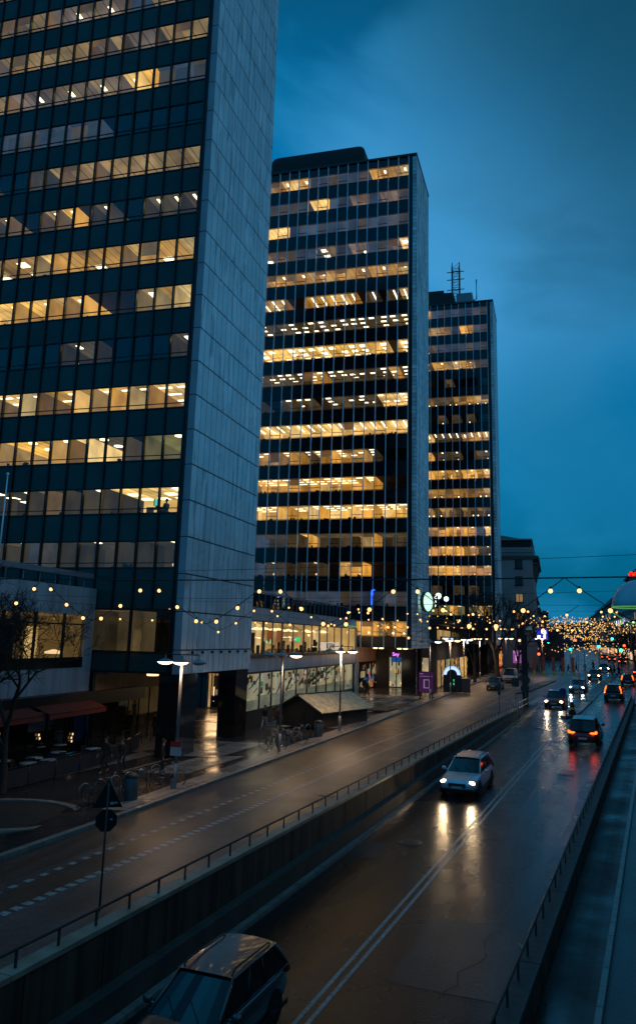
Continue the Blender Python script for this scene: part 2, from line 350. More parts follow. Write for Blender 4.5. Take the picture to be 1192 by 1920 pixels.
# ------------------------------------------------------------------ ground and streets (structure)
def sheet(name, tfun, s0, s1, zf, m, step=4.0, nt_=4, kind='structure', label=None):
    mb = MB(); n = max(1, int(math.ceil((s1-s0)/step))); vs = []
    for i in range(n+1):
        s = s0+(s1-s0)*i/n; ta, tb = tfun(s)
        for j in range(nt_+1):
            t = ta+(tb-ta)*j/nt_; vs.append(ST(s, t, zf(s, t)))
    w = nt_+1
    mb.mesh(vs, [(i*w+j, i*w+j+1, (i+1)*w+j+1, (i+1)*w+j) for i in range(n) for j in range(nt_)], 0, True)
    o = mb.build(name, m); tag(o, label, None, None, kind); return o
def wet(name, col, rough, rvar, bump, bscale, nscale=0.35, var=0.25, metal=0.0):
    """wet ground: base colour mottled, gloss varying from film of water to damp grain"""
    m = mat(name, col, rough, metal, noise=var, nscale=nscale, bump=0); nt = m.node_tree; N_ = nt.nodes; L_ = nt.links; b = N_['Principled BSDF']
    b.inputs['Specular IOR Level'].default_value = 0.5
    tc_ = N_.new('ShaderNodeTexCoord'); x = N_.new('ShaderNodeTexNoise'); x.inputs['Scale'].default_value = 0.5; x.inputs['Detail'].default_value = 5; x.inputs['Roughness'].default_value = 0.55
    L_.new(tc_.outputs['Object'], x.inputs[0]); r_ = N_.new('ShaderNodeMapRange'); r_.inputs[1].default_value = 0.15; r_.inputs[2].default_value = 0.85
    r_.inputs[3].default_value = max(.04, rough-rvar); r_.inputs[4].default_value = rough+rvar; L_.new(x.outputs[0], r_.inputs[0]); L_.new(r_.outputs[0], b.inputs['Roughness'])
    y = N_.new('ShaderNodeTexNoise'); y.inputs['Scale'].default_value = bscale; y.inputs['Detail'].default_value = 4; L_.new(tc_.outputs['Object'], y.inputs[0])
    bb = N_.new('ShaderNodeBump'); bb.inputs['Strength'].default_value = bump; bb.inputs['Distance'].default_value = 0.012; L_.new(y.outputs[0], bb.inputs['Height']); L_.new(bb.outputs[0], b.inputs['Normal'])
    # wheel tracks and seams run along the street
    mp_ = N_.new('ShaderNodeMapping'); mp_.inputs['Rotation'].default_value = (0, 0, TH); mp_.inputs['Scale'].default_value = (1.6, .035, 1); L_.new(tc_.outputs['Object'], mp_.inputs[0])
    z_ = N_.new('ShaderNodeTexNoise'); z_.inputs['Scale'].default_value = 1.0; z_.inputs['Detail'].default_value = 4; L_.new(mp_.outputs[0], z_.inputs[0])
    r3 = N_.new('ShaderNodeMapRange'); r3.inputs[1].default_value = .3; r3.inputs[2].default_value = .7; r3.inputs[3].default_value = .6; r3.inputs[4].default_value = 1.5; L_.new(z_.outputs[0], r3.inputs[0])
    g3 = N_.new('ShaderNodeTexNoise'); g3.inputs['Scale'].default_value = 11; g3.inputs['Detail'].default_value = 3; L_.new(tc_.outputs['Object'], g3.inputs[0])
    r4 = N_.new('ShaderNodeMapRange'); r4.inputs[1].default_value = .3; r4.inputs[2].default_value = .7; r4.inputs[3].default_value = .5; r4.inputs[4].default_value = 1.6; L_.new(g3.outputs[0], r4.inputs[0])
    m3 = N_.new('ShaderNodeMath'); m3.operation = 'MULTIPLY'; L_.new(r3.outputs[0], m3.inputs[0]); L_.new(r4.outputs[0], m3.inputs[1])
    v3 = N_.new('ShaderNodeVectorMath'); v3.operation = 'SCALE'; L_.new(b.inputs['Base Color'].links[0].from_socket, v3.inputs[0]); L_.new(m3.outputs[0], v3.inputs['Scale']); L_.new(v3.outputs[0], b.inputs['Base Color'])
    return m
asph = wet('wet_asphalt', (0.011, 0.0105, 0.011), 0.25, 0.05, 0.9, 13)
def wheel_tracks(m, centres, t0, t1):
    nt = m.node_tree; N_ = nt.nodes; L_ = nt.links; b = N_['Principled BSDF']; tc_ = N_.new('ShaderNodeTexCoord')
    mp_ = N_.new('ShaderNodeMapping'); mp_.inputs['Rotation'].default_value = (0, 0, TH); L_.new(tc_.outputs['Object'], mp_.inputs[0])
    sp = N_.new('ShaderNodeSeparateXYZ'); L_.new(mp_.outputs[0], sp.inputs[0])
    w = N_.new('ShaderNodeTexNoise'); w.inputs['Scale'].default_value = .35; L_.new(tc_.outputs['Object'], w.inputs[0])
    a = N_.new('ShaderNodeMath'); a.operation = 'MULTIPLY_ADD'; a.inputs[1].default_value = .5; L_.new(w.outputs[0], a.inputs[0]); L_.new(sp.outputs[0], a.inputs[2])
    r_ = N_.new('ShaderNodeMapRange'); r_.inputs[1].default_value = t0+.25; r_.inputs[2].default_value = t1+.25; L_.new(a.outputs[0], r_.inputs[0])
    cr_ = N_.new('ShaderNodeValToRGB'); el_ = cr_.color_ramp.elements; el_[0].color = el_[1].color = (1, 1, 1, 1)
    for c in centres:
        for dt, v_ in ((-.42, 1.0), (0, .45), (.42, 1.0)): k = el_.new((c+dt-t0)/(t1-t0)); k.color = (v_, v_, v_, 1)
    L_.new(r_.outputs[0], cr_.inputs[0])
    v = N_.new('ShaderNodeVectorMath'); v.operation = 'MULTIPLY'; L_.new(b.inputs['Base Color'].links[0].from_socket, v.inputs[0]); L_.new(cr_.outputs[0], v.inputs[1]); L_.new(v.outputs[0], b.inputs['Base Color'])
    q = N_.new('ShaderNodeMapRange'); q.inputs[3].default_value = .62; q.inputs[4].default_value = 1.1; L_.new(cr_.outputs[0], q.inputs[0])
    m2 = N_.new('ShaderNodeMath'); m2.operation = 'MULTIPLY'; L_.new(b.inputs['Roughness'].links[0].from_socket, m2.inputs[0]); L_.new(q.outputs[0], m2.inputs[1]); L_.new(m2.outputs[0], b.inputs['Roughness'])
wheel_tracks(asph, (-10.3, -8.75, -5.95, -4.4), -12, -3)
asph.node_tree.nodes['Principled BSDF'].inputs['Specular IOR Level'].default_value = 0.30
asph_old = wet('damp_asphalt', (0.056, 0.049, 0.049), 0.42, 0.12, 0.8, 22, var=0.3)
asph_red = wet('bike_lane_asphalt', (0.040, 0.028, 0.024), 0.38, 0.12, 0.6, 22)
asph_dark = wet('dark_asphalt', (0.018, 0.016, 0.015), 0.35, 0.1, 0.6, 24)
paint = mat('road_paint', (0.30, 0.29, 0.275), 0.42, noise=0.45, nscale=9, bump=0.3)
kerbm = mat('granite_kerb', (0.20, 0.18, 0.16), 0.38, noise=0.3, nscale=3, bump=0.2)
def paver(name, c1, c2, mort, bw, bh, rough, msize=.02):
    m = bpy.data.materials.new(name); m.use_nodes = True; MAT[name] = m; nt = m.node_tree; N_ = nt.nodes; L_ = nt.links; b = N_['Principled BSDF']
    tc_ = N_.new('ShaderNodeTexCoord'); mp_ = N_.new('ShaderNodeMapping'); mp_.inputs['Rotation'].default_value = (0, 0, TH); L_.new(tc_.outputs['Object'], mp_.inputs[0])
    br = N_.new('ShaderNodeTexBrick'); br.inputs['Color1'].default_value = (*c1, 1); br.inputs['Color2'].default_value = (*c2, 1); br.inputs['Mortar'].default_value = (*mort, 1)
    br.inputs['Scale'].default_value = 1; br.inputs['Brick Width'].default_value = bw; br.inputs['Row Height'].default_value = bh; br.inputs['Mortar Size'].default_value = msize
    L_.new(mp_.outputs[0], br.inputs[0]); L_.new(br.outputs[0], b.inputs['Base Color'])
    x = N_.new('ShaderNodeTexNoise'); x.inputs['Scale'].default_value = 0.5; x.inputs['Detail'].default_value = 5; L_.new(tc_.outputs['Object'], x.inputs[0])
    r_ = N_.new('ShaderNodeMapRange'); r_.inputs[1].default_value = 0.35; r_.inputs[2].default_value = 0.65; r_.inputs[3].default_value = rough*.6; r_.inputs[4].default_value = rough*1.4
    L_.new(x.outputs[0], r_.inputs[0]); L_.new(r_.outputs[0], b.inputs['Roughness'])
    bb = N_.new('ShaderNodeBump'); bb.inputs['Strength'].default_value = 0.6; bb.inputs['Distance'].default_value = 0.02
    y = N_.new('ShaderNodeTexNoise'); y.inputs['Scale'].default_value = 5; L_.new(tc_.outputs['Object'], y.inputs[0])
    ad = N_.new('ShaderNodeMath'); ad.operation = 'MULTIPLY_ADD'; ad.inputs[1].default_value = 0.7; L_.new(y.outputs[0], ad.inputs[0]); 
    iv = N_.new('ShaderNodeMath'); iv.operation = 'SUBTRACT'; iv.inputs[0].default_value = 1; L_.new(br.outputs['Fac'], iv.inputs[1]); L_.new(iv.outputs[0], ad.inputs[2])
    L_.new(ad.outputs[0], bb.inputs['Height']); L_.new(bb.outputs[0], b.inputs['Normal']); return m
plaza_m = paver('wet_plaza_slabs', (0.050, 0.038, 0.032), (0.034, 0.027, 0.024), (0.012, 0.011, 0.010), 0.9, 0.45, 0.20)
pale_m = paver('pale_granite_slabs', (0.27, 0.23, 0.20), (0.20, 0.17, 0.15), (0.05, 0.045, 0.04), 1.1, 0.8, 0.30)
pave_m = paver('pavement_slabs', (0.026, 0.021, 0.017), (0.020, 0.017, 0.014), (0.02, 0.022, 0.024), 1.0, 1.2, 0.45)
sett_m = paver('sett_band', (0.034, 0.028, 0.022), (0.024, 0.020, 0.017), (0.018, 0.02, 0.02), 0.30, 0.16, 0.5)

sheet('ground', lambda s: (-1500, 1500), -400, 2600, lambda s, t: (gz(min(s, 900)) - (3.2 if s < 75 else 0.5 if s > 110 else 3.2-2.7*(s-75)/35)) if s > -60 else -4, mat('earth', (0.03, 0.03, 0.03), 0.8), 25, 6)
sheet('pavement', lambda s: (-75, kerb(s)), -12, 150, pz, plaza_m, 3, 24)
sheet('road', lambda s: (kerb(s)-.1, -12.15), -12, 150, lambda s, t: gz(s)-.12, asph_old, 3, 5)
sheet('road', lambda s: (-12.15, -2.55), 71.5, 150, lambda s, t: rz(s)+.002, asph, 3, 5)
sheet('road', lambda s: (-11.82, -2.98), -12, 71.5, lambda s, t: rz(s), asph, 3, 5)
sheet('road', lambda s: (-1.42, 14), -12, 150, lambda s, t: gz(s)-.12, asph_dark, 3, 5)
sheet('road', lambda s: (-2.55, -1.42), 88, 150, lambda s, t: gz(s)-.121, asph_dark, 3, 2)
sheet('road', lambda s: (-45-.11*(s-150), 24-.11*(s-150)), 150, 760, lambda s, t: gz(s)-.12, asph, 10, 8)
sheet('pavement', lambda s: (-2.6, -1.55), -12, 88, lambda s, t: gz(s), pave_m, 3, 2)
sheet('pavement', lambda s: (-2.02, -1.72), -12, 88, lambda s, t: gz(s)+.004, sett_m, 3, 1)
sheet('pavement', lambda s: (14, 60), -12, 760, lambda s, t: gz(s), pave_m, 6, 2)
# bicycle lane, granite bands across and along the plaza
sheet('bike_lane', lambda s: (-17.35, -16.15), -12, 112, lambda s, t: gz(s)-.116, asph_red, 3, 1)
sheet('road', lambda s: (kerb(s)+.3, -17.9 if s < 90 else min(-17.9, kerb(s)+4)), -12, 118, lambda s, t: gz(s)-.116, asph_red, 3, 1)
sheet('pavement', lambda s: (kerb(s)-1.15, kerb(s)-.02), 27.5, 150, lambda s, t: pz(s, t)+.012, pale_m, 3, 2)
for k, (s0, s1, ta, tb) in enumerate(((36, 42, -26.6, -22.5), (27, 50, -29.4, -28.2), (56, 60, -35, -22.5), (76, 79, -35, -23.6), (82, 86, -34, -24.0), (41.5, 47.8, -34, -24))):
    sheet('pavement', lambda s, ta=ta, tb=tb: (ta, tb), s0, s1, lambda s, t: pz(s, t)+.012+.004*(k % 2), pale_m, 2, 4)
# kerbs: real steps
def kerb_run(tf, w, zf, h, s0, s1, step=1.0):
    mb = MB(); s = s0
    while s < s1-.01:
        e_ = min(s+step, s1); g_ = .012
        t0, t1 = tf(s+g_), tf(e_-g_); za, zb = zf(s), zf(e_)
        a, b, c, d = ST(s+g_, t0), ST(s+g_, t0+w), ST(e_-g_, t1+w), ST(e_-g_, t1)
        vs = [(p.x, p.y, z_-h) for p, z_ in ((a, za), (b, za), (c, zb), (d, zb))] + [(p.x, p.y, z_+.006) for p, z_ in ((a, za), (b, za), (c, zb), (d, zb))]
        mb.mesh(vs, [(0,3,2,1), (4,5,6,7), (0,1,5,4), (1,2,6,5), (2,3,7,6), (3,0,4,7)]); s = e_
    return mb
o = kerb_run(kerb, .28, lambda s: pz(s, kerb(s)), .16, -11, 149).build('kerb', kerbm); o['kind'] = 'structure'
o = kerb_run(lambda s: -1.55, .13, gz, .16, -12, 88).build('kerb', kerbm); o['kind'] = 'structure'
o = kerb_run(lambda s: -11.42, .22, lambda s: rz(s)+.12, .16, -12, 82).build('kerb', kerbm); o['kind'] = 'structure'
# island at the top of the ramp, left side, and central median
def slab(name, ring, zf, h, m):
    mb = MB(); top = [ST(s, t, zf(s)) for s, t in ring]; bot = [p-Vector((0, 0, h)) for p in top]; n = len(ring)
    mb.face(top); 
    for i in range(n): mb.face([bot[i], bot[(i+1) % n], top[(i+1) % n], top[i]])
    o = mb.build(name, m); o['kind'] = 'structure'; return o
slab('traffic_island', [(71.5, -11.5), (81.5, -11.5), (82.4, -11.9), (82.4, -12.7), (71.5, -12.7)], lambda s: gz(s)+.02, .16, pave_m)
slab('traffic_island', [(73.0, -7.85), (74.2, -7.1), (90, -6.95), (150, -7.0), (150, -8.2), (90, -8.4), (74, -8.45)], lambda s: gz(s)+.015, .16, pave_m)
slab('traffic_island', [(96, -15.9), (100, -15.0), (124, -14.6), (124, -16.2), (100, -16.3)], lambda s: gz(s)+.02, .16, pave_m)
# painted markings
mk = MB()
def stripe(mb, s0, s1, t0, t1, zf, step=4):
    n = max(1, int((s1-s0)/step)); 
    for i in range(n):
        a, b = s0+(s1-s0)*i/n, s0+(s1-s0)*(i+1)/n
        mb.face([ST(a, t0, zf(a)), ST(a, t1, zf(a)), ST(b, t1, zf(b)), ST(b, t0, zf(b))])
dz = lambda s: gz(s)-.111
s = -6.0
while s < 62:
    stripe(mk, s, s+.26, -16.17, -15.88, dz); s += .42
s = -6.0
while s < 44:
    stripe(mk, s, s+.26, -17.5, -17.28, dz); s += .62
stripe(mk, 62, 148, -16.08, -15.95, dz); stripe(mk, 44, 112, -17.48, -17.36, dz)
for t_ in (-7.80, -7.53): stripe(mk, -10, 71.5, t_-.055, t_+.055, lambda s: rz(s)+.005)
stripe(mk, 84, 130, -12.5, -12.3, lambda s: rz(s)+.008)
stripe(mk, 74, 94, -12.9, -12.55, dz)
stripe(mk, -10, 150, 1.9, 2.0, dz)
for k in range(12): stripe(mk, 150, 154, -20+k*2.2, -19+k*2.2, lambda s: gz(s)-.105)
o = mk.build('road_marking', paint); o['kind'] = 'structure'
# planting bed with curved granite edge in the near left corner
pb = MB(); ring = [ST(25.5+2.8*math.cos(a), -24.3+3.3*math.sin(a)) for a in [math.pi*2*i/28 for i in range(28)]]
for i in range(28):
    a, b = ring[i], ring[(i+1) % 28]; c = ST(25.5, -24.3); ia, ib = a.lerp(c, .12), b.lerp(c, .12)
    z0, z1 = pz(25, -24)-.1, pz(25, -24)+.16
    q = lambda p, z: (p.x, p.y, z)
    pb.face([q(a, z0), q(b, z0), q(b, z1), q(a, z1)]); pb.face([q(a, z1), q(b, z1), q(ib, z1), q(ia, z1)]); pb.face([q(ib, z1-.05), q(ia, z1-.05), q(c, z1+.05)], 1); pb.face([q(ia, z1), q(ib, z1), q(ib, z1-.05), q(ia, z1-.05)])
tag(pb.build('planting_bed', [kerbm, mat('soil', (0.012, 0.011, 0.008), .9, bump=1, bscale=9, noise=.4)]), 'round soil planting bed with a curved granite rim in the dark near left corner', 'flower bed')

# the road bridge the view is taken from, and the street's other side: they shade the near roadway
br_ = thing('road_bridge', 'concrete road bridge over the sunken road, underfoot and behind the viewpoint', 'bridge', (0, 0, 0))
mb = MB(); bc = mat('bridge_concrete', (.12, .115, .11), .8, noise=.2)
mb.box(-60, 40, -22, -.9, 4.4, 5.6, 0, Matrix.Rotation(-TH, 4, 'Z')); mb.build('deck', bc, br_)
mb = MB(); mb.box(-60, 40, -1.3, -.9, 5.61, 6.7, 0, Matrix.Rotation(-TH, 4, 'Z')); mb.build('parapet', bc, br_)
for (a_, b_, c_, d_, h_, lb_) in ((17, 34, -14, 60, 24, 'street front opposite the nearest tower, out of the photo to the right'), (18, 34, 62, 146, 21, 'street front opposite the middle tower, out of the photo to the right')):
    cb_ = thing('street_front', lb_, 'building', (0, 0, 0)); mb = MB(); mb.box(a_, b_, c_, d_, -1, h_, 0, Matrix.Rotation(-TH, 4, 'Z')); mb.build('wall', mat('opposite_front', (.13, .11, .10), .8, noise=.2, nscale=.2), cb_)
    mb = MB()
    for k in range(int((d_-c_)/3.4)):
        for j in range(6): mb.box(a_-.06, a_-.02, c_+1+k*3.4, c_+2.6+k*3.4, 5+j*3.3, 7+j*3.3, 0 if (k*7+j*5) % 9 else 1, Matrix.Rotation(-TH, 4, 'Z'))
    mb.build('window', [mat('dark_pane', (.02, .03, .035), .1), room('far_lit', (1, .55, .2), .5)], cb_)

# ------------------------------------------------------------------ retaining walls and railings of the underpass
conc = mat('stained_concrete', (0.060, 0.043, 0.032), 0.75, noise=0.35, nscale=0.9, bump=0.35, bscale=12)
def streaks(m):
    nt = m.node_tree; N_ = nt.nodes; L_ = nt.links; b = N_['Principled BSDF']; src = b.inputs['Base Color'].links[0].from_socket
    tc_ = N_.new('ShaderNodeTexCoord'); mp_ = N_.new('ShaderNodeMapping'); mp_.inputs['Scale'].default_value = (2.6, 2.6, .14); L_.new(tc_.outputs['Object'], mp_.inputs[0])
    x = N_.new('ShaderNodeTexNoise'); x.inputs['Scale'].default_value = 1.0; x.inputs['Detail'].default_value = 6; L_.new(mp_.outputs[0], x.inputs[0])
    r_ = N_.new('ShaderNodeMapRange'); r_.inputs[1].default_value = .38; r_.inputs[2].default_value = .62; r_.inputs[3].default_value = .35; r_.inputs[4].default_value = 1.15; L_.new(x.outputs[0], r_.inputs[0])
    v = N_.new('ShaderNodeVectorMath'); v.operation = 'SCALE'; L_.new(src, v.inputs[0]); L_.new(r_.outputs[0], v.inputs['Scale']); L_.new(v.outputs[0], b.inputs['Base Color'])
streaks(conc)
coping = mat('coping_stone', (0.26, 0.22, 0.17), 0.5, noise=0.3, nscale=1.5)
railm = mat('rail_steel', (0.035, 0.033, 0.032), 0.5, 0.3)
def long_box(mb, s0, s1, t0, t1, zb, zt, seg, m=0, gap=.02):
    s = s0
    while s < s1-.01:
        e_ = min(s+seg, s1); a, b = s+gap/2, e_-gap/2
        vs = [ST(a, t0, zb(a)), ST(a, t1, zb(a)), ST(b, t1, zb(b)), ST(b, t0, zb(b)), ST(a, t0, zt(a)), ST(a, t1, zt(a)), ST(b, t1, zt(b)), ST(b, t0, zt(b))]
        mb.mesh(vs, [(0,3,2,1), (4,5,6,7), (0,1,5,4), (1,2,6,5), (2,3,7,6), (3,0,4,7)], m); s = e_
def retaining_wall(label, t0, t1, inner, s0, s1, rail_t):
    root = thing('retaining_wall', label, 'wall')
    mb = MB(); long_box(mb, s0, s1, t0, t1, lambda s: rz(s)-.3, lambda s: gz(s)+.55, 2.44, gap=.05); mb.build('wall_panel', conc, root)
    mb = MB()
    if inner > 0: long_box(mb, s0, s1-1, t1+.003, t1+.34, lambda s: rz(s)-.1, lambda s: rz(s)+.62, 4.8)
    else: long_box(mb, s0, s1-1, t0-.2, t0-.003, lambda s: rz(s)-.1, lambda s: rz(s)+.5, 4.8)
    mb.build('plinth', mat('plinth_concrete', (0.065, 0.052, 0.044), .7, noise=.3, nscale=1.2, bump=.3), root)
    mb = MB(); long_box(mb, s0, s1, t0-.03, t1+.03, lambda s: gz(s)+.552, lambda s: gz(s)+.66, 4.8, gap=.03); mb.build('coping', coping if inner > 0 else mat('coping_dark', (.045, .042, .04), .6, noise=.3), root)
    mb = MB(); n = int((s1-s0)/4)
    mb.tube([ST(s0+(s1-s0)*i/n, rail_t, gz(s0+(s1-s0)*i/n)+1.0) for i in range(n+1)], .032, 8)
    mb.build('handrail', railm, root)
    mb = MB(); s = s0+.3
    while s < s1:
        p = ST(s, rail_t, gz(s)); mb.box(p.x-.022, p.x+.022, p.y-.022, p.y+.022, p.z+.66, p.z+.98); s += 1.2
    mb.build('rail_post', railm, root)
    return root
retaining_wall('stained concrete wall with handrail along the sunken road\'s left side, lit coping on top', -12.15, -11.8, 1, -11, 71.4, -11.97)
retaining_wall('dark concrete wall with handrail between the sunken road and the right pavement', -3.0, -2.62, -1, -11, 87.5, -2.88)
g_ = thing('guard_rail', 'short steel guard rail on the island where the left wall ends', 'railing', (0, 0, 0))
for tt in (-12.6, -11.9):
    mb = MB()
    for h in (.5, .95): mb.tube([ST(72+k*1.3, tt, gz(72+k*1.3)+h) for k in range(7)], .025, 6)
    for k in range(7): mb.tube([ST(72+k*1.3, tt, gz(72+k*1.3)), ST(72+k*1.3, tt, gz(72+k*1.3)+.97)], .025, 6)
    mb.build('rail', mat('galvanised', (0.25, 0.25, 0.26), .35, .9), g_)

# ------------------------------------------------------------------ towers
def slab_mat(name, col, w, h, rough, msize, var=.25, stain=.5, axis='YZ'):
    m = bpy.data.materials.new(name); m.use_nodes = True; MAT[name] = m; nt = m.node_tree; N_ = nt.nodes; L_ = nt.links; b = N_['Principled BSDF']
    tc_ = N_.new('ShaderNodeTexCoord'); sp = N_.new('ShaderNodeSeparateXYZ'); L_.new(tc_.outputs['Object'], sp.inputs[0]); cb = N_.new('ShaderNodeCombineXYZ')
    ad = N_.new('ShaderNodeMath'); ad.operation = 'ADD'; L_.new(sp.outputs[0], ad.inputs[0]); L_.new(sp.outputs[1], ad.inputs[1])
    L_.new(ad.outputs[0], cb.inputs[0]); L_.new(sp.outputs[2], cb.inputs[1])
    br = N_.new('ShaderNodeTexBrick'); br.offset = 0.0; br.inputs['Color1'].default_value = (*[c*(1+var) for c in col], 1); br.inputs['Color2'].default_value = (*[c*(1-var) for c in col], 1)
    br.inputs['Mortar'].default_value = (*[c*.18 for c in col], 1); br.inputs['Scale'].default_value = 1; br.inputs['Brick Width'].default_value = w; br.inputs['Row Height'].default_value = h; br.inputs['Mortar Size'].default_value = msize
    L_.new(cb.outputs[0], br.inputs[0])
    mp_ = N_.new('ShaderNodeMapping'); mp_.inputs['Scale'].default_value = (1.3, 1.3, .16); L_.new(tc_.outputs['Object'], mp_.inputs[0])
    x = N_.new('ShaderNodeTexNoise'); x.inputs['Scale'].default_value = .9; x.inputs['Detail'].default_value = 6; L_.new(mp_.outputs[0], x.inputs[0])
    r_ = N_.new('ShaderNodeMapRange'); r_.inputs[1].default_value = .35; r_.inputs[2].default_value = .6; r_.inputs[3].default_value = 1-stain; r_.inputs[4].default_value = 1.08; L_.new(x.outputs[0], r_.inputs[0])
    v = N_.new('ShaderNodeVectorMath'); v.operation = 'SCALE'; L_.new(br.outputs[0], v.inputs[0]); L_.new(r_.outputs[0], v.inputs['Scale']); L_.new(v.outputs[0], b.inputs['Base Color'])
    b.inputs['Roughness'].default_value = rough; return m
panel_t1 = mat('glazed_cladding_panel', (0.62, 0.66, 0.70), 0.27, noise=0.12, nscale=0.4, island=0.15, spec=0.8, rvar=.05)
def panel_stains(m):
    nt = m.node_tree; N_ = nt.nodes; L_ = nt.links; b = N_['Principled BSDF']; src = b.inputs['Base Color'].links[0].from_socket
    g = N_.new('ShaderNodeNewGeometry'); tc_ = N_.new('ShaderNodeTexCoord'); mp_ = N_.new('ShaderNodeMapping'); mp_.inputs['Scale'].default_value = (1, 2.2, .35); L_.new(tc_.outputs['Object'], mp_.inputs[0])
    x = N_.new('ShaderNodeTexNoise'); x.inputs['Scale'].default_value = .9; x.inputs['Detail'].default_value = 5; L_.new(mp_.outputs[0], x.inputs[0])
    a = N_.new('ShaderNodeMath'); a.operation = 'MULTIPLY_ADD'; a.inputs[1].default_value = .35; L_.new(g.outputs['Random Per Island'], a.inputs[0]); L_.new(x.outputs[0], a.inputs[2])
    r_ = N_.new('ShaderNodeMapRange'); r_.inputs[1].default_value = .80; r_.inputs[2].default_value = .90; r_.inputs[3].default_value = 1.0; r_.inputs[4].default_value = .55; L_.new(a.outputs[0], r_.inputs[0])
    v = N_.new('ShaderNodeVectorMath'); v.operation = 'SCALE'; L_.new(src, v.inputs[0]); L_.new(r_.outputs[0], v.inputs['Scale']); L_.new(v.outputs[0], b.inputs['Base Color'])
panel_stains(panel_t1)
pier_m = mat('pier_panel', (0.34, 0.31, 0.35), 0.45, noise=.15, nscale=.6)
teal = mat('teal_spandrel_glass', (0.027, 0.060, 0.060), 0.15, noise=.2, nscale=.5, island=.2, spec=.22)
span2 = mat('black_spandrel', (0.010, 0.011, 0.013), 0.18, noise=.2, nscale=.5)
alu = mat('aluminium_fin', (0.75, 0.80, 0.88), 0.4, 0.1)
stone2 = slab_mat('gable_stone', (0.66, 0.68, 0.72), 1.05, .52, .42, .028)
stone3 = slab_mat('gable_stone_pale', (0.70, 0.72, 0.76), 1.05, .55, .45, .03, .2, .65)
polished = mat('polished_black_stone', (0.012, 0.011, 0.011), 0.07, spec=.6)

def camd(X, Y):
    return lambda x, z: math.dist((X+x, Y, z), (0, 0, CAMZ))
# ---- tower 1 (nearest, left)
X1, Y1, L1 = -21.298, 43.279, 11.402
t1 = thing('office_tower', 'nearest glass office tower with teal spandrel bands, cut off by the top of the photo', 'office tower', (X1, Y1, 0), 0, 'slab office towers along the street')
MOD1 = 1.362; XO1 = -0.72; NC1 = 15; TOP1 = 66.9
wt = lambda m: 16.37 + 3.4*m
rows1 = [-1, 0, 1, 2, 3, 4, 5, 6, 7, 8, 9, 10, 11, 12, 13, 14]
WH = 1.66
# spandrels
mb = MB()
def sp_panels(mb, z0, z1, mod, xo, n, m=0):
    for i in range(n):
        a = xo-i*mod-.05; b = xo-(i+1)*mod+.05
        mb.face([(b, .04, z0), (a, .04, z0), (a, .04, z1), (b, .04, z1)], m)
for m in rows1:
    mb = MB(); sp_panels(mb, wt(m)+.04, wt(m+1)-WH-.04, MOD1, XO1, NC1); mb.build('spandrel', teal, t1)
mb = MB()
sp_panels(mb, 8.84, wt(-1)-WH-.04, MOD1, XO1, NC1); mb.build('spandrel', teal, t1); mb = MB()
for i in range(0, NC1, 2):
    a = XO1-i*MOD1-.06; b = XO1-(i+2)*MOD1+.06; mb.face([(b, .04, 5.12), (a, .04, 5.12), (a, .04, 6.2), (b, .04, 6.2)])
mb.build('spandrel', teal, t1)
mb = MB()
for i in range(NC1+1):
    x = XO1-i*MOD1
    z0 = 8.78 if i % 2 else 5.05
    mb.box(x-.058, x+.058, -.10, .10, z0, TOP1)
for m in rows1:
    for z in (wt(m), wt(m)-WH-.04): mb.box(XO1-NC1*MOD1, XO1, -.02, .085, z, z+.045)
for z in (5.0, 6.2, 8.72): mb.box(XO1-NC1*MOD1, XO1, -.03, .085, z, z+.10)
mb.box(XO1+.08, XO1+.24, -.04, .3, 5.05, TOP1)
mb.build('mullion', dark_frame, t1)
windows(t1, MOD1, XO1, NC1, [wt(m)-WH for m in rows1], WH, [dark_frame, glass_t1], 'bar', 100, camd(X1, Y1))
mb = MB()
for i in range(0, 4, 2):
    a = XO1-i*MOD1-.05; b = XO1-(i+2)*MOD1+.05; mb.face([(b, .06, 6.3), (a, .06, 6.3), (a, .06, 8.72), (b, .06, 8.72)])
mb.build('lobby_window', glass_t1, t1)
PAT1 = {  # from the gable leftwards
 14: 'pppppppppppwwpp', 13: 'ppppppppppppppp', 12: 'ddppppppptttppp', 11: 'ddppgpppppttppp', 10: 'tttpptpttttttpp', 9: 'gggWBpppppppttp', 8: 'ddddddggggggdgg',
 7: 'tttttttttndddnn', 6: 'nnnddndWtddtntt', 5: 'wwwWwwwwWwwwwtt', 4: 'WWwdddWwWWWWWWW', 3: 'nddddnndddddddd', 2: 'WWwWWwWWwWWwwww',
 1: 'oodnnBwWWWwwwww', 0: 'BBBBndntnnnnttn', -1: 'nndnnndgnnddnnn'}
ST1 = {14: 'sill', 13: 'sill', 12: 'sill', 11: 'spot', 10: 'none', 9: 'spot', 8: 'panel', 7: 'none', 6: 'diag', 5: 'panel', 4: 'panel', 3: 'spot', 2: 'cross', 1: 'round', 0: 'panel', -1: 'spot'}
for m in rows1: office_floor(t1, m, MOD1, XO1, wt(m)-WH, wt(m), PAT1[m], 5.2, 100+m, ST1[m])
office_floor(t1, 0, MOD1*2, XO1, 6.3, 8.6, 'dnd', 3, 5, 'sill')
# solid core, roof, soffit
mb = MB(); mb.box(XO1-NC1*MOD1, -.32, 5.6, L1-.1, 5.1, TOP1-.2); mb.box(XO1-NC1*MOD1, -.32, .1, L1-.1, 5.02, 5.1); mb.box(XO1-NC1*MOD1-.2, XO1-NC1*MOD1-.01, 0, L1-.1, 5.1, TOP1-.2)
mb.box(-.5, -.33, .32, 5.6, 5.1, TOP1-.2); mb.build('core', interior_black, t1)
mb = MB(); mb.box(XO1-NC1*MOD1-.25, .05, -.12, L1+.05, TOP1, TOP1+.25); mb.build('roof', dark_frame, t1)
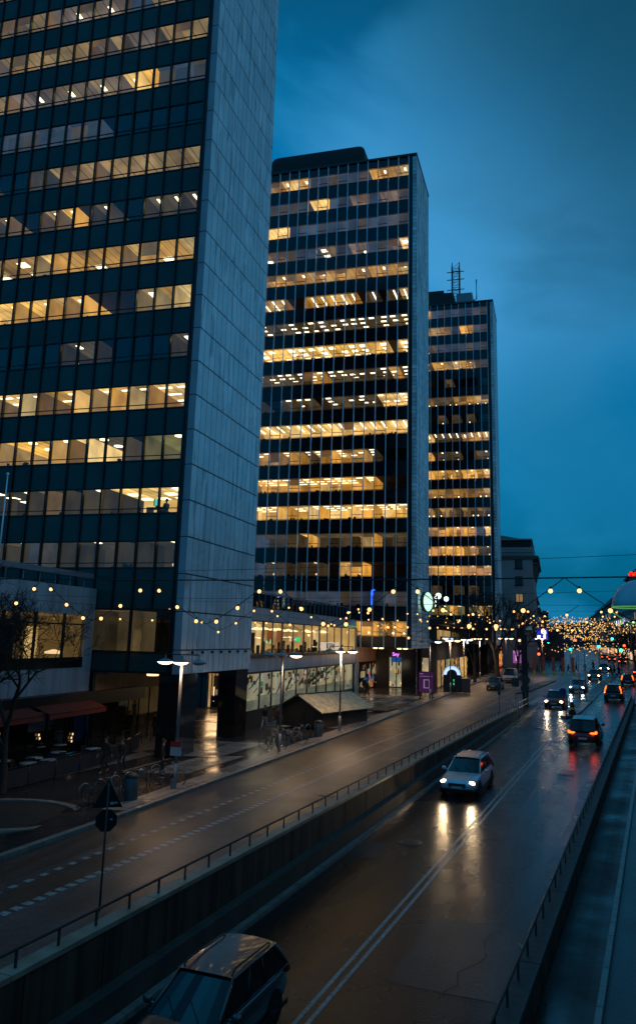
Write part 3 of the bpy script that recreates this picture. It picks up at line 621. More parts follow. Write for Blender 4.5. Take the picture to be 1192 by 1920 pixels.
# gable cladding, real panels with open joints
mb = MB(); mb.box(-.3, -.06, .02, L1, 5.02, TOP1-.01, 1)
zs_ = [5.0, 6.43] + [6.43+2.266*k for k in range(1, 27)] + [TOP1]
zs_ = [z for z in zs_ if z <= TOP1-.3] + [TOP1]
NP = 14; pw = (L1-.0)/NP
for a, b in zip(zs_, zs_[1:]):
    for j in range(NP):
        g1 = .032; y0, y1, za, zb = j*pw+g1, (j+1)*pw-g1, a+.042, b-.042
        mb.mesh([(-.05, y0, za), (-.05, y1, za), (-.05, y1, zb), (-.05, y0, zb), (0, y0, za), (0, y1, za), (0, y1, zb), (0, y0, zb)], [(4,5,6,7), (0,4,7,3), (1,2,6,5), (3,7,6,2), (0,1,5,4)])
    mb.mesh([(-.48, 0, a+.025), (-.015, 0, a+.025), (-.015, 0, b-.025), (-.48, 0, b-.025)], [(0, 1, 2, 3)], 2)
mb.build('gable_wall', [panel_t1, black, pier_m], t1)
# small brackets of light under the k=1 joint of the gable
mb = MB()
for j in range(1, 8): mb.box(.0, .14, j*1.45, j*1.45+.14, 6.20, 6.36)
mb.build('spotlight', dark_frame, t1)
for (y0, y1) in ((0.15, 2.75), (9.0, 11.2)):
    mb = MB(); mb.box(-1.35, -.08, y0, y1, -.2, 4.99); mb.build('column', polished, t1)
for (y0, y1) in ((0.2, 2.7), (9.0, 11.2)):
    mb = MB(); mb.box(-12.5, -11.2, y0, y1, -.2, 4.99); mb.build('column', polished, t1)
# recessed ground floor shop front of tower 1 (faces the street at x = -5.85)
SHOPW = [room('shop_wall_warm', (1.0, 0.58, 0.24), 0.30), room('shop_wall_amber', (1.0, 0.48, 0.16), 0.5), room('shop_wall_pale', (0.75, 0.72, 0.50), 0.36)]
mb = MB(); mb.box(-5.95, -5.85, 0.3, 9.0, .0, 4.98, 0)
for k in range(7): mb.box(-5.84, -5.80, .5+k*1.4, .56+k*1.4, .0, 4.6, 0)
mb.build('glass_screen', mat('dark_shop_glass', (0.01, 0.012, 0.013), .06, spec=.7), t1)
mb = MB(); mb.box(-5.86, -5.7, 1.0, 6.6, 4.55, 4.95); sg = mb.build('fascia_sign', black, t1)
mb = MB(); rnd_ = random.Random(3)
for k in range(11):
    if k in (1, 5): continue
    mb.box(-5.69, -5.66, 1.4+k*.27, 1.4+k*.27+.10+.08*(k % 2), 4.66, 4.66+(.12, .2, .16)[k % 3])
mb.build('lettering', emis('sign_white', (1, 1, 1), 2.2), sg)
mb = MB(); mb.box(-5.70, -5.66, 4.6, 6.3, 4.6, 4.9); mb.box(-5.70, -5.66, 8.7, 9.9, 4.6, 4.9, 1); mb.build('light_panel', [emis('cyan_sign', (0.02, 0.5, 0.75), 1.6), emis('blue_sign', (0.04, 0.12, 1.0), 2.2)], sg)
# timber fascia under tower 1
mb = MB(); mb.box(-5.85, -5.65, .25, 9.6, 3.75, 5.0)
timber = slab_mat('timber_fascia', (0.30, 0.17, 0.10), .55, 3.0, .5, .02, .2, .2)
mb.build('fascia', timber, t1)

lamp_off_m = mat('soffit_lamp_off', (.1, .1, .1), .4)
for k_ in range(2):
    mb = MB(); mb.lathe([(.001, 4.86), (.34, 4.88), (.36, 5.0), (.001, 5.02)], (-1.9-k_*3.3, -.35+.7, 0), 14); mb.build('soffit_lamp', emis('soffit_glow', (1, .66, .28), 2.4) if k_ == 0 else lamp_off_m, t1)
ld = bpy.data.lights.new('soffit_light', 'SPOT'); ld.energy = 60; ld.color = (1, .6, .3); ld.spot_size = R(160); ld.shadow_soft_size = .2
lo = bpy.data.objects.new('soffit_light', ld); COL.objects.link(lo); lo.parent = t1; lo.location = (-2.4, .2, 4.8)

def slab_tower(X, Y, Lg, top, rowtop, n_rows, MOD, NC, XO, pats, styles, stone, label, zb, rowp=3.4, wh=1.6, limit=100, seed=0):
    root = thing('office_tower', label, 'office tower', (X, Y, 0), 0, 'slab office towers along the street')
    tops = [rowtop-rowp*r for r in range(n_rows)]
    mb = MB()
    zz = [top-.25] + sum([[z+.03, z-wh-.03] for z in tops], [])
    zz.append(zb+.05)
    for a, b in zip(zz[0::2], zz[1::2]): 
        if a-b > .05: mb = MB(); sp_panels(mb, b, a, MOD, XO, NC); mb.build('spandrel', span2, root)
    mb = MB()
    for i in range(NC+1): mb.box(XO-i*MOD-.036, XO-i*MOD+.036, -.16, .08, zb, top-.3)
    mb.build('mullion', alu, root)
    windows(root, MOD, XO, NC, [z-wh for z in tops], wh, [dark_frame, glass_clear], 'alt', limit, camd(X, Y))
    for r in range(n_rows): office_floor(root, r, MOD, XO, tops[r]-wh, tops[r], pats[r][:NC].ljust(NC, pats[r][-1]), 4.6, seed+r, styles[r])
    mb = MB(); mb.box(XO-NC*MOD, -.3, 5.0, Lg-.1, zb+.1, top-.2); mb.box(XO-NC*MOD, -.3, .1, Lg-.1, zb, zb+.09); mb.box(XO-NC*MOD-.2, XO-NC*MOD-.01, 0, Lg-.1, zb+.1, top-.2); mb.build('core', interior_black, root)
    mb = MB(); mb.box(-.3, 0, .0, Lg, zb, top-.28, 0); mb.box(-.52, -.301, 0, .25, zb, top-.3, 0); mb.box(XO+.03, -.53, -.03, .3, zb, top-.3, 1); mb.build('gable_wall', [stone, dark_frame], root)
    mb = MB(); mb.box(XO-NC*MOD-.1, .06, -.18, Lg+.06, top-.27, top); mb.build('roof', mat('roof_edge', (0.02, 0.022, 0.025), .5), root)
    for k, (xa, xb, ya, yb) in enumerate(((-2.2, -.5, 3.0, 4.4), (-1.9, -.5, 6.2, 7.6), (-9, -7.8, 3, 4.4))):
        mb = MB(); mb.box(xa, xb, ya, yb, 0, zb); mb.build('column', polished, root)
    return root
P2 = ['wwwwggggggwBBw', 'gppgppggBBggggg', 'ggggggggggggBBB', 'Wpggppgppgggppp', 'wwwwwwwwwwwwwww', 'wndndwwwwwddwww', 'nnnnnnnnnnnnnnn', 'YdYYYYYYYYYYYYY',
      'nwnnnnnnwwnnnnn', 'BBBnnnnndnnnddn', 'BBBBBBBBBBBBBBB', 'dddnwwwWwnwWwww', 'dddWWWWWWWWWWWW', 'YYYWWYYYWYYWYYY', 'nnnWwnnnnWnnnng', 'ddddWWddnndnndg', 'gggggggggdgdggg', 'WWwWWWwWwwWwWww']
S2 = ['spot', 'sill', 'sill', 'panel', 'spot', 'diag', 'many', 'panel', 'many', 'many', 'diag', 'many', 'cross', 'cross', 'none', 'spot', 'none', 'sill']
t2 = slab_tower(-14.86, 88.76, 9.9, 68.5, 67.13, 18, 1.337, 24, -1.0, [p+'w'*9 if p[-1] in 'wYWB' else p+'g'*9 for p in P2], S2, stone2,
    'middle office tower with black bands, pale vertical fins and a rounded dark roof house', 6.43, seed=300)
P3 = ['ggggggggw', 'ggwWgtttt', 'gggggggnn', 'gnwwwwwwn', 'dddddnddd', 'wwwwwnnnw', 'ddndndndd', 'kwkwnnnnB', 'nnddnnndW', 'WwWWwWwWW', 'wwwwwwwww', 'ntntntwnw', 'BgkWkWWkk', 'nnkwWWWkW', 'kkkkWWWWW', 'ddndnddnd', 'oWodoWooo']
S3 = ['none', 'sill', 'sill', 'spot', 'none', 'sill', 'sill', 'diag', 'spot', 'spot', 'sill', 'sill', 'spot', 'spot', 'spot', 'none', 'panel']
t3 = slab_tower(-8.75, 136.5, 10.0, 69.1, 67.9, 17, 1.30, 22, -1.05, [p+'w'*14 for p in P3], S3, stone3,
    'farthest of the tall office towers, narrow pale gable and lattice mast on its roof', 6.9, seed=600, rowp=3.41)
# roof house of tower 2: long dark louvred box with rounded shoulders
mb = MB(); xa, xb, y0, y1, z0, z1, rr = -21.0, -7.6, 3.2, 8.0, 68.5, 73.0, .9
prof = [(xa, z0), (xa, z1-rr)] + [(xa+rr-rr*math.cos(a), z1-rr+rr*math.sin(a)) for a in (R(30), R(60), R(90))] + [(xb-rr+rr*math.sin(a), z1-rr+rr*math.cos(a)) for a in (0, R(30), R(60), R(90))] + [(xb, z0)]
n = len(prof); mb.face([(x, y0, z) for x, z in prof]); mb.face([(x, y1, z) for x, z in prof][::-1])
for i in range(n): a, b = prof[i], prof[(i+1) % n]; mb.face([(a[0], y0, a[1]), (a[0], y1, a[1]), (b[0], y1, b[1]), (b[0], y0, b[1])])
for k in range(40): x = xa+.5+k*.32; mb.box(x, x+.05, y0-.05, y0-.003, z0, z1-.9)
mb.build('roof_house', mat('roof_house_dark', (0.014, 0.011, 0.011), .6), t2)
rh = mat('roof_house_black', (0.01, 0.01, 0.011), .6)
mb = MB(); mb.box(-19, -7.6, 3.5, 8, 69.1, 72.9); mb.box(-18, -9.5, 4, 7, 72.9, 73.7); mb.box(-6.7, -4.3, 3.6, 6.5, 69.1, 70.6); mb.build('roof_house', rh, t3)
mb = MB(); mb.box(-7.0, -4.0, 3.2, 6.6, 70.62, 72.4); mb.build('antenna_cabin', mat('cabin', (0.22, 0.24, 0.27), .5), t3)
mb = MB()
for x in (-7.9, -6.5):
    for y in (4.0, 5.2): mb.tube([(x, y, 69.1), (x, y, 78.6)], .10, 5)
    mb.tube([(x, 4.6, 78.5), (x, 4.6, 79.6)], .09, 5)
for k in range(8):
    z = 70+k*1.15
    for y in (4.0, 5.2): mb.tube([(-7.9, y, z), (-6.5, y, z+1.1)], .045, 4); mb.tube([(-7.9, y, z), (-6.5, y, z)], .045, 4)
for z in (73.9, 76.0, 77.6): mb.tube([(-8.9, 4.6, z), (-5.6, 4.6, z)], .09, 5)
mb.tube([(-3.9, 4.6, 71.3), (-3.3, 4.6, 71.6), (-3.3, 4.6, 75.6)], .12, 5); mb.build('lattice_mast', rh, t3)
# T2 details: blue neon, stars in the lowest window row
mb = MB(); xx = -19.97+14.86
mb.tube([(xx+.35, -.25, 12.9), (xx+.05, -.25, 12.85), (xx, -.25, 12.5), (xx, -.25, 11.3), (xx+.05, -.25, 11.2)], .09, 6); mb.tube([(xx, -.25, 12.45), (xx+.2, -.25, 12.5)], .09, 6)
mb.build('neon_tube', emis('blue_neon', (0.02, 0.12, 1.0), 2.4), t2)
mb = MB()
for x in (-1.9, -3.6):
    pts = []
    for k in range(14):
        a = math.pi*k/7; r_ = .62 if k % 2 == 0 else .24; pts.append((x+r_*math.sin(a), .14, 8.75+r_*math.cos(a)))
    for k in range(14): mb.face([(x, .02, 8.75), pts[k], pts[(k+1) % 14]]); 
mb.build('paper_star', emis('paper_star', (1.0, 0.42, 0.08), 1.1), t2)
# round shop sign on the gable of T2
rs = thing('round_sign', 'lit white and green round sign projecting from the middle tower gable', 'shop sign', (-14.0, 91.2, 11.75))
M = Matrix.Rotation(R(90), 4, 'X')
mb = MB(); mb.lathe([(0.001, -.18), (1.04, -.18), (1.1, -.12), (1.1, .12), (1.04, .18), (.001, .18)], (0, 0, 0), 36, 0, False, Matrix.Rotation(R(68), 4, 'Z') @ M); mb.build('disc', emis('sign_disc', (0.62, 1.0, 0.80), 1.2, False), rs)
mb = MB(); mb.lathe([(1.11, -.22), (1.17, -.22), (1.17, .22), (1.11, .22)], (0, 0, 0), 36, 0, False, Matrix.Rotation(R(68), 4, 'Z') @ M); mb.tube([(-.86, 0, .3), (0, 0, .3)], .05); mb.tube([(-.86, 0, -.3), (0, 0, -.3)], .05)
mb.build('rim', mat('green_rim', (.01, .12, .07), .4), rs)
bx_ = MB(); bx_.box(.75, 1.3, -.05, .05, -.75, .75); pl_ = bx_.build('name_board', black, rs)
for k, ch in enumerate('CAF'): text_mesh(ch, .42, .01, emis('sign_white', (1, 1, 1), 2.2), 'letter', pl_, Matrix.Translation((1.03, -.07, .48-.48*k)) @ Matrix.Rotation(R(90), 4, 'X'))
# ------------------------------------------------------------------ low buildings
white_f = mat('white_fascia', (0.42, 0.42, 0.46), 0.45, noise=.15, nscale=.8)
joint_f = slab_mat('white_fascia_panels', (0.40, 0.40, 0.44), 1.5, 3.0, .4, .015, .05, .25)
def shopwin(mb, x, y0, y1, z0, z1, step, m, w=.05):
    y = y0
    while y <= y1+.01: mb.box(x-.06, x+.06, y-w, y+w, z0, z1, m); y += step
# podium left of tower 1
pd = thing('podium_building', 'low white-fronted podium building left of the nearest tower, yellow upper windows and dark cafe below', 'building', (-27.15, 43.2, 0))
mb = MB(); mb.box(-14, 0, -30, -.06, 8.38, 10.0); mb.box(-14, -0.01, -30, -.06, 3.9, 5.3); mb.box(-14, 0, -1.0, -.06, 5.3, 8.38); mb.build('wall', joint_f, pd)
mb = MB(); mb.box(-14, -.3, -30, -.06, 10.0, 10.06); mb.box(-14, .5, -30, 6, 3.1, 3.88); mb.build('roof', dark_frame, pd)
mb = MB(); mb.box(-.45, -.25, -30, -.1, 10.62, 10.92)
y = -30
while y < 0: mb.box(-.38, -.34, y, y+.05, 10.06, 10.62); y += 1.45
mb.build('roof_railing', mat('railing_panel', (0.22, 0.22, 0.25), .5), pd)
mb = MB(); mb.face([(-.08, -30, 5.3), (-.08, -1.0, 5.3), (-.08, -1.0, 8.38), (-.08, -30, 8.38)]); wp = mb.build('window', glass_clear, pd)
mb = MB(); shopwin(mb, -.05, -30+.4, -1, 5.3, 8.38, 2.65, 0, .07); mb.box(-.12, 0, -30, -1, 7.75, 7.83); mb.box(-.12, 0, -30, -1, 5.3, 5.9, 0); mb.build('frame', dark_frame, wp)
RM = [room('cafe_ceiling', (0.75, 0.50, 0.12), 0.30), room('cafe_wall', (0.7, 0.40, 0.12), 0.17), room('cafe_curtain', (1.0, 0.62, 0.22), 0.75), interior_black, LAMP2]
mb = MB(); mb.face([(-.2, -30, 8.3), (-.2, -1, 8.3), (-6, -1, 8.3), (-6, -30, 8.3)], 0); mb.face([(-6, -30, 5), (-6, -1, 5), (-6, -1, 8.3), (-6, -30, 8.3)], 1); mb.face([(-6, -1.05, 5), (-.2, -1.05, 5), (-.2, -1.05, 8.3), (-6, -1.05, 8.3)], 1)
for (ya, yb) in ((-8.9, -8.1), (-3.9, -3.35), (-3.1, -2.85)): mb.box(-2.0, -1.9, ya, yb, 5.6, 7.6, 2)
for (ya, yb) in ((-7.6, -4.3), (-12, -10)): mb.box(-2.6, -2.4, ya, yb, 5.3, 7.7, 3)
mb.lathe([(.001, 6.05), (.5, 6.05), (.55, 6.15), (.1, 6.3)], (-1.6, -1.6, 0), 12, 4)
mb.build('room', RM, pd)
mb = MB(); mb.box(-6.1, -6, -30, 6, .3, 3.1, 0); mb.box(-.9, -.8, -30, 1.3, .3, 3.1, 0)
for k in range(16): mb.box(-.82, -.74, -28+k*1.8, -28+k*1.8+.07, .3, 3.1, 1)
mb.box(-.72, -.70, 1.95, 3.1, .55, 2.75, 2); mb.box(-.72, -.68, 3.2, 3.35, 1.2, 2.75, 3)
mb.box(-.78, -.72, 5.4, 9.9, .6, 3.0, 4)
for k in range(4): mb.box(-.72, -.68, 5.3+k*1.5, 5.38+k*1.5, .5, 3.1, 1)
for (yy, zz) in ((-3.6, 1.6), (-3.5, 1.4), (-.4, 1.1), (-.3, 1.3), (-.35, .9), (-7, 2.0)): mb.box(-.72, -.69, yy, yy+.10, zz, zz+.12, 5)
mb.build('shop_front', [mat('dark_shop_glass'), dark_frame, emis('screen_blue', (0.05, 0.16, 0.62), 0.85), emis('screen_cyan', (0.05, 0.35, 0.5), .5), room('dim_passage', (0.42, 0.27, 0.12), .12), LAMP2], pd)
red_aw = mat('red_awning', (0.16, 0.02, 0.012), 0.75, noise=.2)
for i, (ya, yb) in enumerate(((-5.9, -.4), (-11.9, -6.4))):
    a = thing('awning', ('dark red awning nearest the blue screen over the cafe front', 'dark red awning half hidden by bare twigs at the left edge of the photo')[i], 'awning', (-27.15, 43.2, 0), 0, 'red awnings over the cafe')
    mb = MB(); mb.face([(.02, ya, 3.55), (.02, yb, 3.55), (1.5, yb, 3.05), (1.5, ya, 3.05)]); mb.face([(1.5, ya, 3.05), (1.5, yb, 3.05), (1.5, yb, 2.78), (1.5, ya, 2.78)]); mb.face([(.02, ya, 3.52), (1.49, ya, 3.02), (1.49, yb, 3.02), (.02, yb, 3.52)]); mb.build('canopy', red_aw, a)
    mb = MB(); mb.tube([(1.5, ya, 3.04), (1.5, yb, 3.04)], .03); mb.tube([(.05, ya+.4, 2.9), (1.45, ya+.4, 3.0)], .025); mb.tube([(.05, yb-.4, 2.9), (1.45, yb-.4, 3.0)], .025); mb.build('frame', dark_frame, a)
# pavilion between tower 1 and tower 2
pv = thing('shopping_pavilion', 'two-storey glass shop pavilion with bright golden windows between the first two towers', 'building', (-21.72, 55.2, 0))
LV = 33.4
mb = MB(); mb.box(-12, 0, 0, LV, 8.55, 9.5); mb.box(-12, 0, 0, LV, 4.72, 5.72); mb.box(-.12, .08, LV-.2, LV+.25, .9, 8.5); mb.build('fascia', joint_f, pv)
mb = MB(); mb.box(-12, .08, 0, LV, 4.58, 4.70); mb.box(-12, .12, 0, LV, 5.73, 5.95); mb.build('cornice', mat('cornice_brown', (0.07, 0.04, 0.035), .5), pv)
mb = MB(); mb.box(-12, 0, 0, LV, 9.5, 9.56); mb.box(-3.2, -3.1, 0, LV, 9.56, 10.4, 0); mb.build('roof', dark_frame, pv)
mb = MB(); mb.box(-1.0, -.94, 0, LV, 9.6, 10.75, 1); 
for k in range(24): mb.box(-.93, -.88, k*1.4, k*1.4+.06, 9.56, 10.9, 0)
mb.box(-1.02, -.86, 0, LV, 10.82, 10.9, 0); mb.build('terrace_railing', [mat('railing_panel'), glass('balustrade_glass', (.5, .6, .6), .1)], pv)
mb = MB(); mb.face([(-.07, 0, 5.95), (-.07, LV, 5.95), (-.07, LV, 8.55), (-.07, 0, 8.55)]); w_ = mb.build('window', glass_clear, pv)
mb = MB(); ys = [0.05, 3.1, 7.6, 13.6, 18.6, 26.9, LV-.1]
for y in ys: mb.box(-.10, .03, y-.09, y+.09, 5.95, 8.55)
mb.box(-.11, -.02, 0, LV, 8.45, 8.55); mb.box(-.11, -.02, 0, LV, 5.95, 6.03)
for y in (5.3, 10.6, 16.1, 21.4, 24.1, 30.1): mb.box(-.10, .0, y-.035, y+.035, 5.95, 8.55)
mb.build('frame', mat('frame_grey', (.10, .10, .105), .4, .5), w_)
GM = [room('restaurant_ceiling', (1.0, 0.60, 0.20), 0.62, 1.2), room('restaurant_wall', (1.0, 0.58, 0.18), 0.62), room('restaurant_curtain', (1.0, 0.66, 0.30), 0.9), interior_black, emis('disc_lamp', (1.0, 0.66, 0.30), 2.6), emis('green_logo', (0.02, 0.7, 0.16), 1.4), room('restaurant_red', (.8, .2, .08), .4), room('restaurant_floor', (.5, .28, .1), .2)]
mb = MB(); mb.face([(-.15, 0, 8.5), (-.15, LV, 8.5), (-7, LV, 8.5), (-7, 0, 8.5)], 0); mb.face([(-7, 0, 5.8), (-7, LV, 5.8), (-7, LV, 8.5), (-7, 0, 8.5)], 1); mb.face([(-.15, 0, 5.96), (-.15, LV, 5.96), (-7, LV, 5.96), (-7, 0, 5.96)], 7)
mb.face([(-.15, LV-.02, 5.8), (-7, LV-.02, 5.8), (-7, LV-.02, 8.5), (-.15, LV-.02, 8.5)], 1)
rn = random.Random(11)
for k in range(46):
    y = rn.uniform(.3, LV-.3); x = -rn.uniform(.8, 5.5)
    if k < 24: mb.lathe([(.001, 7.9), (.42, 7.9), (.42, 7.98), (.05, 8.1)], (x, y, 0), 12, 4)
    elif k < 34: mb.box(x-.1, x+.1, y-.2, y+.2, 5.97, 5.97+rn.uniform(.7, 1.9), 3)
    elif k < 42: mb.box(x, x+.05, y-.5, y+.5, 6.0, 8.4, 2)
    else: mb.box(x, x+.05, y-.6, y+.6, 6.9, 8.0, 6)
for k in range(26): mb.box(-1.5, -1.3, .5+k*1.27, .75+k*1.27, 5.97, 6.35+.3*(k % 3), 3)
mb.box(-1.0, -.96, 14.4, 15.4, 7.0, 7.35, 5); mb.build('restaurant', GM, pv)
text_mesh('PIZZERIA', .72, .01, mat('poster_black', (.01, .01, .01), .6), 'window_lettering', pv, Matrix.Translation((-.02, 22.6, 6.55)) @ Matrix.Rotation(R(90), 4, 'Z') @ Matrix.Rotation(R(90), 4, 'X'))
mb = MB(); mb.box(-.055, -.04, 19.2, 26, 6.15, 6.95); mb.build('window_banner', emis('banner_pale', (1, .8, .6), .62), pv)
mb = MB(); mb.face([(-.25, 0, 1.95), (-.25, LV-.2, 1.95), (-.25, LV-.2, 4.6), (-.25, 0, 4.6)]); w_ = mb.build('shop_window', glass_clear, pv)
mb = MB()
for y in (0.05, 3.3, 6.0, 9.0, 12.4, 15.6, 18.6, 22.0, 25.4, 29.0, LV-.3): mb.box(-.28, -.17, y-.06, y+.06, 1.9, 4.6)
mb.box(-1.25, -.2, 0, 14, .2, 1.9); mb.box(-9, -.2, 14.2, LV-.2, .2, 1.9); mb.build('frame', dark_frame, w_)
# passage behind the left display leads to a recessed lit entrance
EN = [mat('dark_shop_glass'), SHOPW[0], SHOPW[1], SHOPW[2], emis('candle_bridge', (1, .62, .25), 3.0), dark_frame, mat('lobby_floor', (.3, .2, .13), .3)]
mb = MB(); mb.box(-12, -9.35, 14.0, 14.1, .8, 4.56, 0); mb.box(-9.3, -5.0, 15.4, 15.5, .8, 4.56, 3); mb.box(-9.4, -9.3, 14, 15.4, .8, 4.56, 1); mb.box(-5.1, -5.0, 14, 15.4, .8, 4.56, 1)
for x in (-11.4, -10.7, -10.0, -9.32, -8.95, -8.6, -8.28, -7.62, -7.5, -7.0, -6.2, -5.4): mb.box(x-.04, x+.04, 13.93, 14.06, .8, 4.56, 5)
mb.box(-9.3, -8.3, 13.94, 14.02, 3.7, 4.15, 2); mb.box(-8.25, -7.65, 14.6, 14.7, .85, 4.5, 2); mb.box(-7.4, -7.05, 14.5, 14.6, .8, 2.9, 2); mb.box(-8.2, -7.9, 14.1, 14.3, .85, 1.5, 0); mb.box(-8.05, -7.9, 14.3, 14.4, 2.6, 3.2, 0)
mb.box(-9.25, -8.3, 15.1, 15.2, 2.4, 4.5, 5); mb.box(-6.9, -6.4, 14.9, 15.0, 1.0, 2.2, 0)
for k in range(7): mb.lathe([(.05+.06*abs(math.sin(k*1.7)), 1.15+k*.22), (.09, 1.3+k*.22), (.03, 1.36+k*.22)], (-8.78, 14.3, 0), 8, 4)
mb.box(-9.3, -5, 13.6, 15.4, .80, .86, 6)
mb.build('entrance', EN, pv)
ld = bpy.data.lights.new('entrance_light', 'AREA'); ld.shape = 'RECTANGLE'; ld.size = 4.0; ld.size_y = 2.2; ld.energy = 120; ld.color = (1, .62, .3)
lo = bpy.data.objects.new('entrance_light', ld); COL.objects.link(lo); lo.parent = pv; lo.location = (-7.3, 13.8, 3.0); lo.rotation_euler = (R(-90), 0, 0)
mb = MB(); mb.box(-1.32, -1.25, .05, 14, 1.2, 4.56); mb.build('display_back', SHOPW[3-1+1] if False else SHOPW[2], pv)
HM = [room('shop_ceiling', (0.85, 0.80, 0.55), 0.30), room('shop_wall', (0.80, 0.74, 0.48), 0.40), mat('goods_dark', (.015, .014, .013), .7), emis('goods_pale', (.9, .85, .7), .55), room('frosted_band', (0.52, 0.58, 0.42), .28), emis('goods_green', (.05, .35, .22), .5), emis('goods_orange', (.9, .3, .06), .6)]
mb = MB(); mb.face([(-.35, 0, 4.55), (-.35, LV, 4.55), (-1.24, LV, 4.55), (-1.24, 0, 4.55)], 0); mb.face([(-1.24, 14.2, 4.55), (-1.24, LV, 4.55), (-5, LV, 4.55), (-5, 14.2, 4.55)], 0); mb.face([(-5, 14.2, 1.5), (-5, LV, 1.5), (-5, LV, 4.55), (-5, 14.2, 4.55)], 1); mb.face([(-1.22, 0, 1.5), (-1.22, 14.2, 1.5), (-1.22, 14.2, 4.55), (-1.22, 0, 4.55)], 1); mb.face([(-.35, LV-.25, 1.5), (-5, LV-.25, 1.5), (-5, LV-.25, 4.55), (-.35, LV-.25, 4.55)], 1)
mb.box(-.34, -.3, 3.35, LV-.3, 1.92, 2.85, 4); mb.box(-.34, -.3, .1, 3.2, 1.92, 2.6, 4)
for k in range(150):
    y = rn.uniform(.5, LV-.6); x = -(rn.uniform(.5, 1.1) if y < 14 else rn.uniform(.7, 3.6)); z = rn.uniform(2.7, 4.2); m_ = rn.choice([2, 2, 2, 3, 3, 5, 6, 2])
    if k < 95: mb.box(x, x+.1, y, y+rn.uniform(.08, .45), z, z+rn.uniform(.08, .5), m_)
    else:   # exercise machines and rails: slanting dark bars
        a = rn.uniform(-.6, .6); mb.tube([(x, y, z-.2), (x, y+.9*math.cos(a), z+.7*math.sin(a)+.2)], rn.uniform(.03, .07), 5, 2)
for k in range(5): y = 15+k*3.5; mb.box(-3.2, -3.0, y, y+.35, 1.9, 4.5, 1)
mb.build('sports_shop', HM, pv)
mb = MB(); mb.tube([(-1.2, 21, 2.9), (-1.2, 31.5, 4.7)], .12, 6); mb.tube([(-1.9, 21, 2.9), (-1.9, 31.5, 4.7)], .12, 6)
mb.build('escalator', mat('escalator_grey', (.12, .12, .12), .4, .5), pv)
def shop_light(x, y, z, w, h, e_, parent=None, col=(1, .72, .42)):
    ld = bpy.data.lights.new('shop_light', 'AREA'); ld.shape = 'RECTANGLE'; ld.size = w; ld.size_y = h; ld.energy = e_; ld.color = col
    lo = bpy.data.objects.new('shop_light', ld); COL.objects.link(lo); lo.location = (x, y, z); lo.rotation_euler = (R(90), 0, R(-90))
    if parent: lo.parent = parent
shop_light(-.5, LV/2, 3.6, LV-3, 1.2, 260, pv, (1, .86, .6)); shop_light(-.6, LV/2, 7.6, LV-3, 1.0, 130, pv, (1, .66, .3))

# shops under tower 2
def goods(mb, n, x0, x1, y0, y1, z0, z1, mats_, seed):
    g_ = random.Random(seed)
    for k in range(n):
        x, y, z = g_.uniform(x0, x1), g_.uniform(y0, y1), g_.uniform(z0, z1); w, h = g_.uniform(.06, .3), g_.uniform(.1, .6)
        if abs(x1-x0) > abs(y1-y0): mb.box(x, x+w, y, y+.04, z, z+h, g_.choice(mats_))
        else: mb.box(x, x+.04, y, y+w, z, z+h, g_.choice(mats_))
us = thing('arcade_shops', 'row of shops under the middle tower with amber soffit board and pale posts', 'building', (-21.75, 88.76, 0))
mb = MB(); mb.box(-2, 0, .1, 15.8, 4.7, 6.42); mb.build('soffit_board', timber, us)
mb = MB(); mb.box(.0, .18, 15.6, 15.95, 1.2, 6.4); mb.box(.0, .18, .25, .55, 1.2, 4.7); mb.build('post', white_f, us)
UM = [mat('dark_shop_glass'), HM[1], HM[2], emis('poster_orange', (.8, .28, .1), .32), emis('sign_blue_dim', (.02, .12, .4), .5), room('foyer_wall', (.6, .5, .25), .14), emis('red_disc', (.8, .04, .03), .7)]
mb = MB(); mb.box(-3.2, -3.1, 0, 15.6, 1.2, 4.7, 5); mb.box(-.2, -.12, 0, 15.6, 1.2, 1.9, 2)
for k in range(9): mb.box(-.2, -.1, k*1.9, k*1.9+.12, 1.2, 4.7, 2)
mb.box(-.15, -.08, 3.0, 5.0, 2.9, 3.6, 1); mb.box(-.15, -.08, 6.6, 7.9, 3.2, 3.8, 1); mb.box(-.15, -.08, 9.2, 10.6, 3.1, 3.9, 1); mb.box(-.15, -.08, 12, 14.5, 3.2, 3.7, 1)
mb.box(-.08, -.04, 7.2, 9.3, 1.6, 2.6, 3); mb.box(-.08, -.04, 4.3, 10, 2.55, 2.85, 4); mb.lathe([(.001, 0), (.3, 0), (.3, .04), (.001, .05)], (-.06, 7.3, 3.1), 12, 6, False, Matrix.Rotation(R(90), 4, 'Y')); goods(mb, 70, -.07, -.03, .5, 15, 1.6, 4.2, [0, 1, 2, 2, 3, 1], 4); mb.build('shop_front', UM, us); shop_light(-.3, 9, 3.6, 11, 1, 80, us)
p3 = thing('podium_building', 'dark two-storey shop building with flat canopy between the second and third towers', 'building', (-13.8, 99.4, 0))
mb = MB(); mb.box(-14, 0, 0, 37, 6.9, 7.1); mb.box(-14, -.2, .2, 37, 7.1, 9.2); mb.build('wall', mat('dark_facade', (.03, .028, .028), .6), p3)
mb = MB(); mb.box(-14, .7, -.3, 37, 9.3, 10.0); mb.box(-13, -1.5, 1, 37, 10.0, 10.5); mb.build('roof', dark_frame, p3)
mb = MB(); mb.box(-.19, -.14, .4, 13, 7.5, 8.7, 0)
for k in range(12): mb.box(-.13, -.06, .4+k*1.1, .5+k*1.1, 7.4, 8.8, 1)
mb.box(-.19, -.14, 15, 24, 7.9, 8.6, 2); mb.build('upper_window', [room('yellow_office', (1, .72, .2), .9), dark_frame, room('yellow_office_dim', (1, .7, .2), .12)], p3)
mb = MB(); mb.box(-13.9, -.3, .3, 37, 1.2, 6.9, 0)
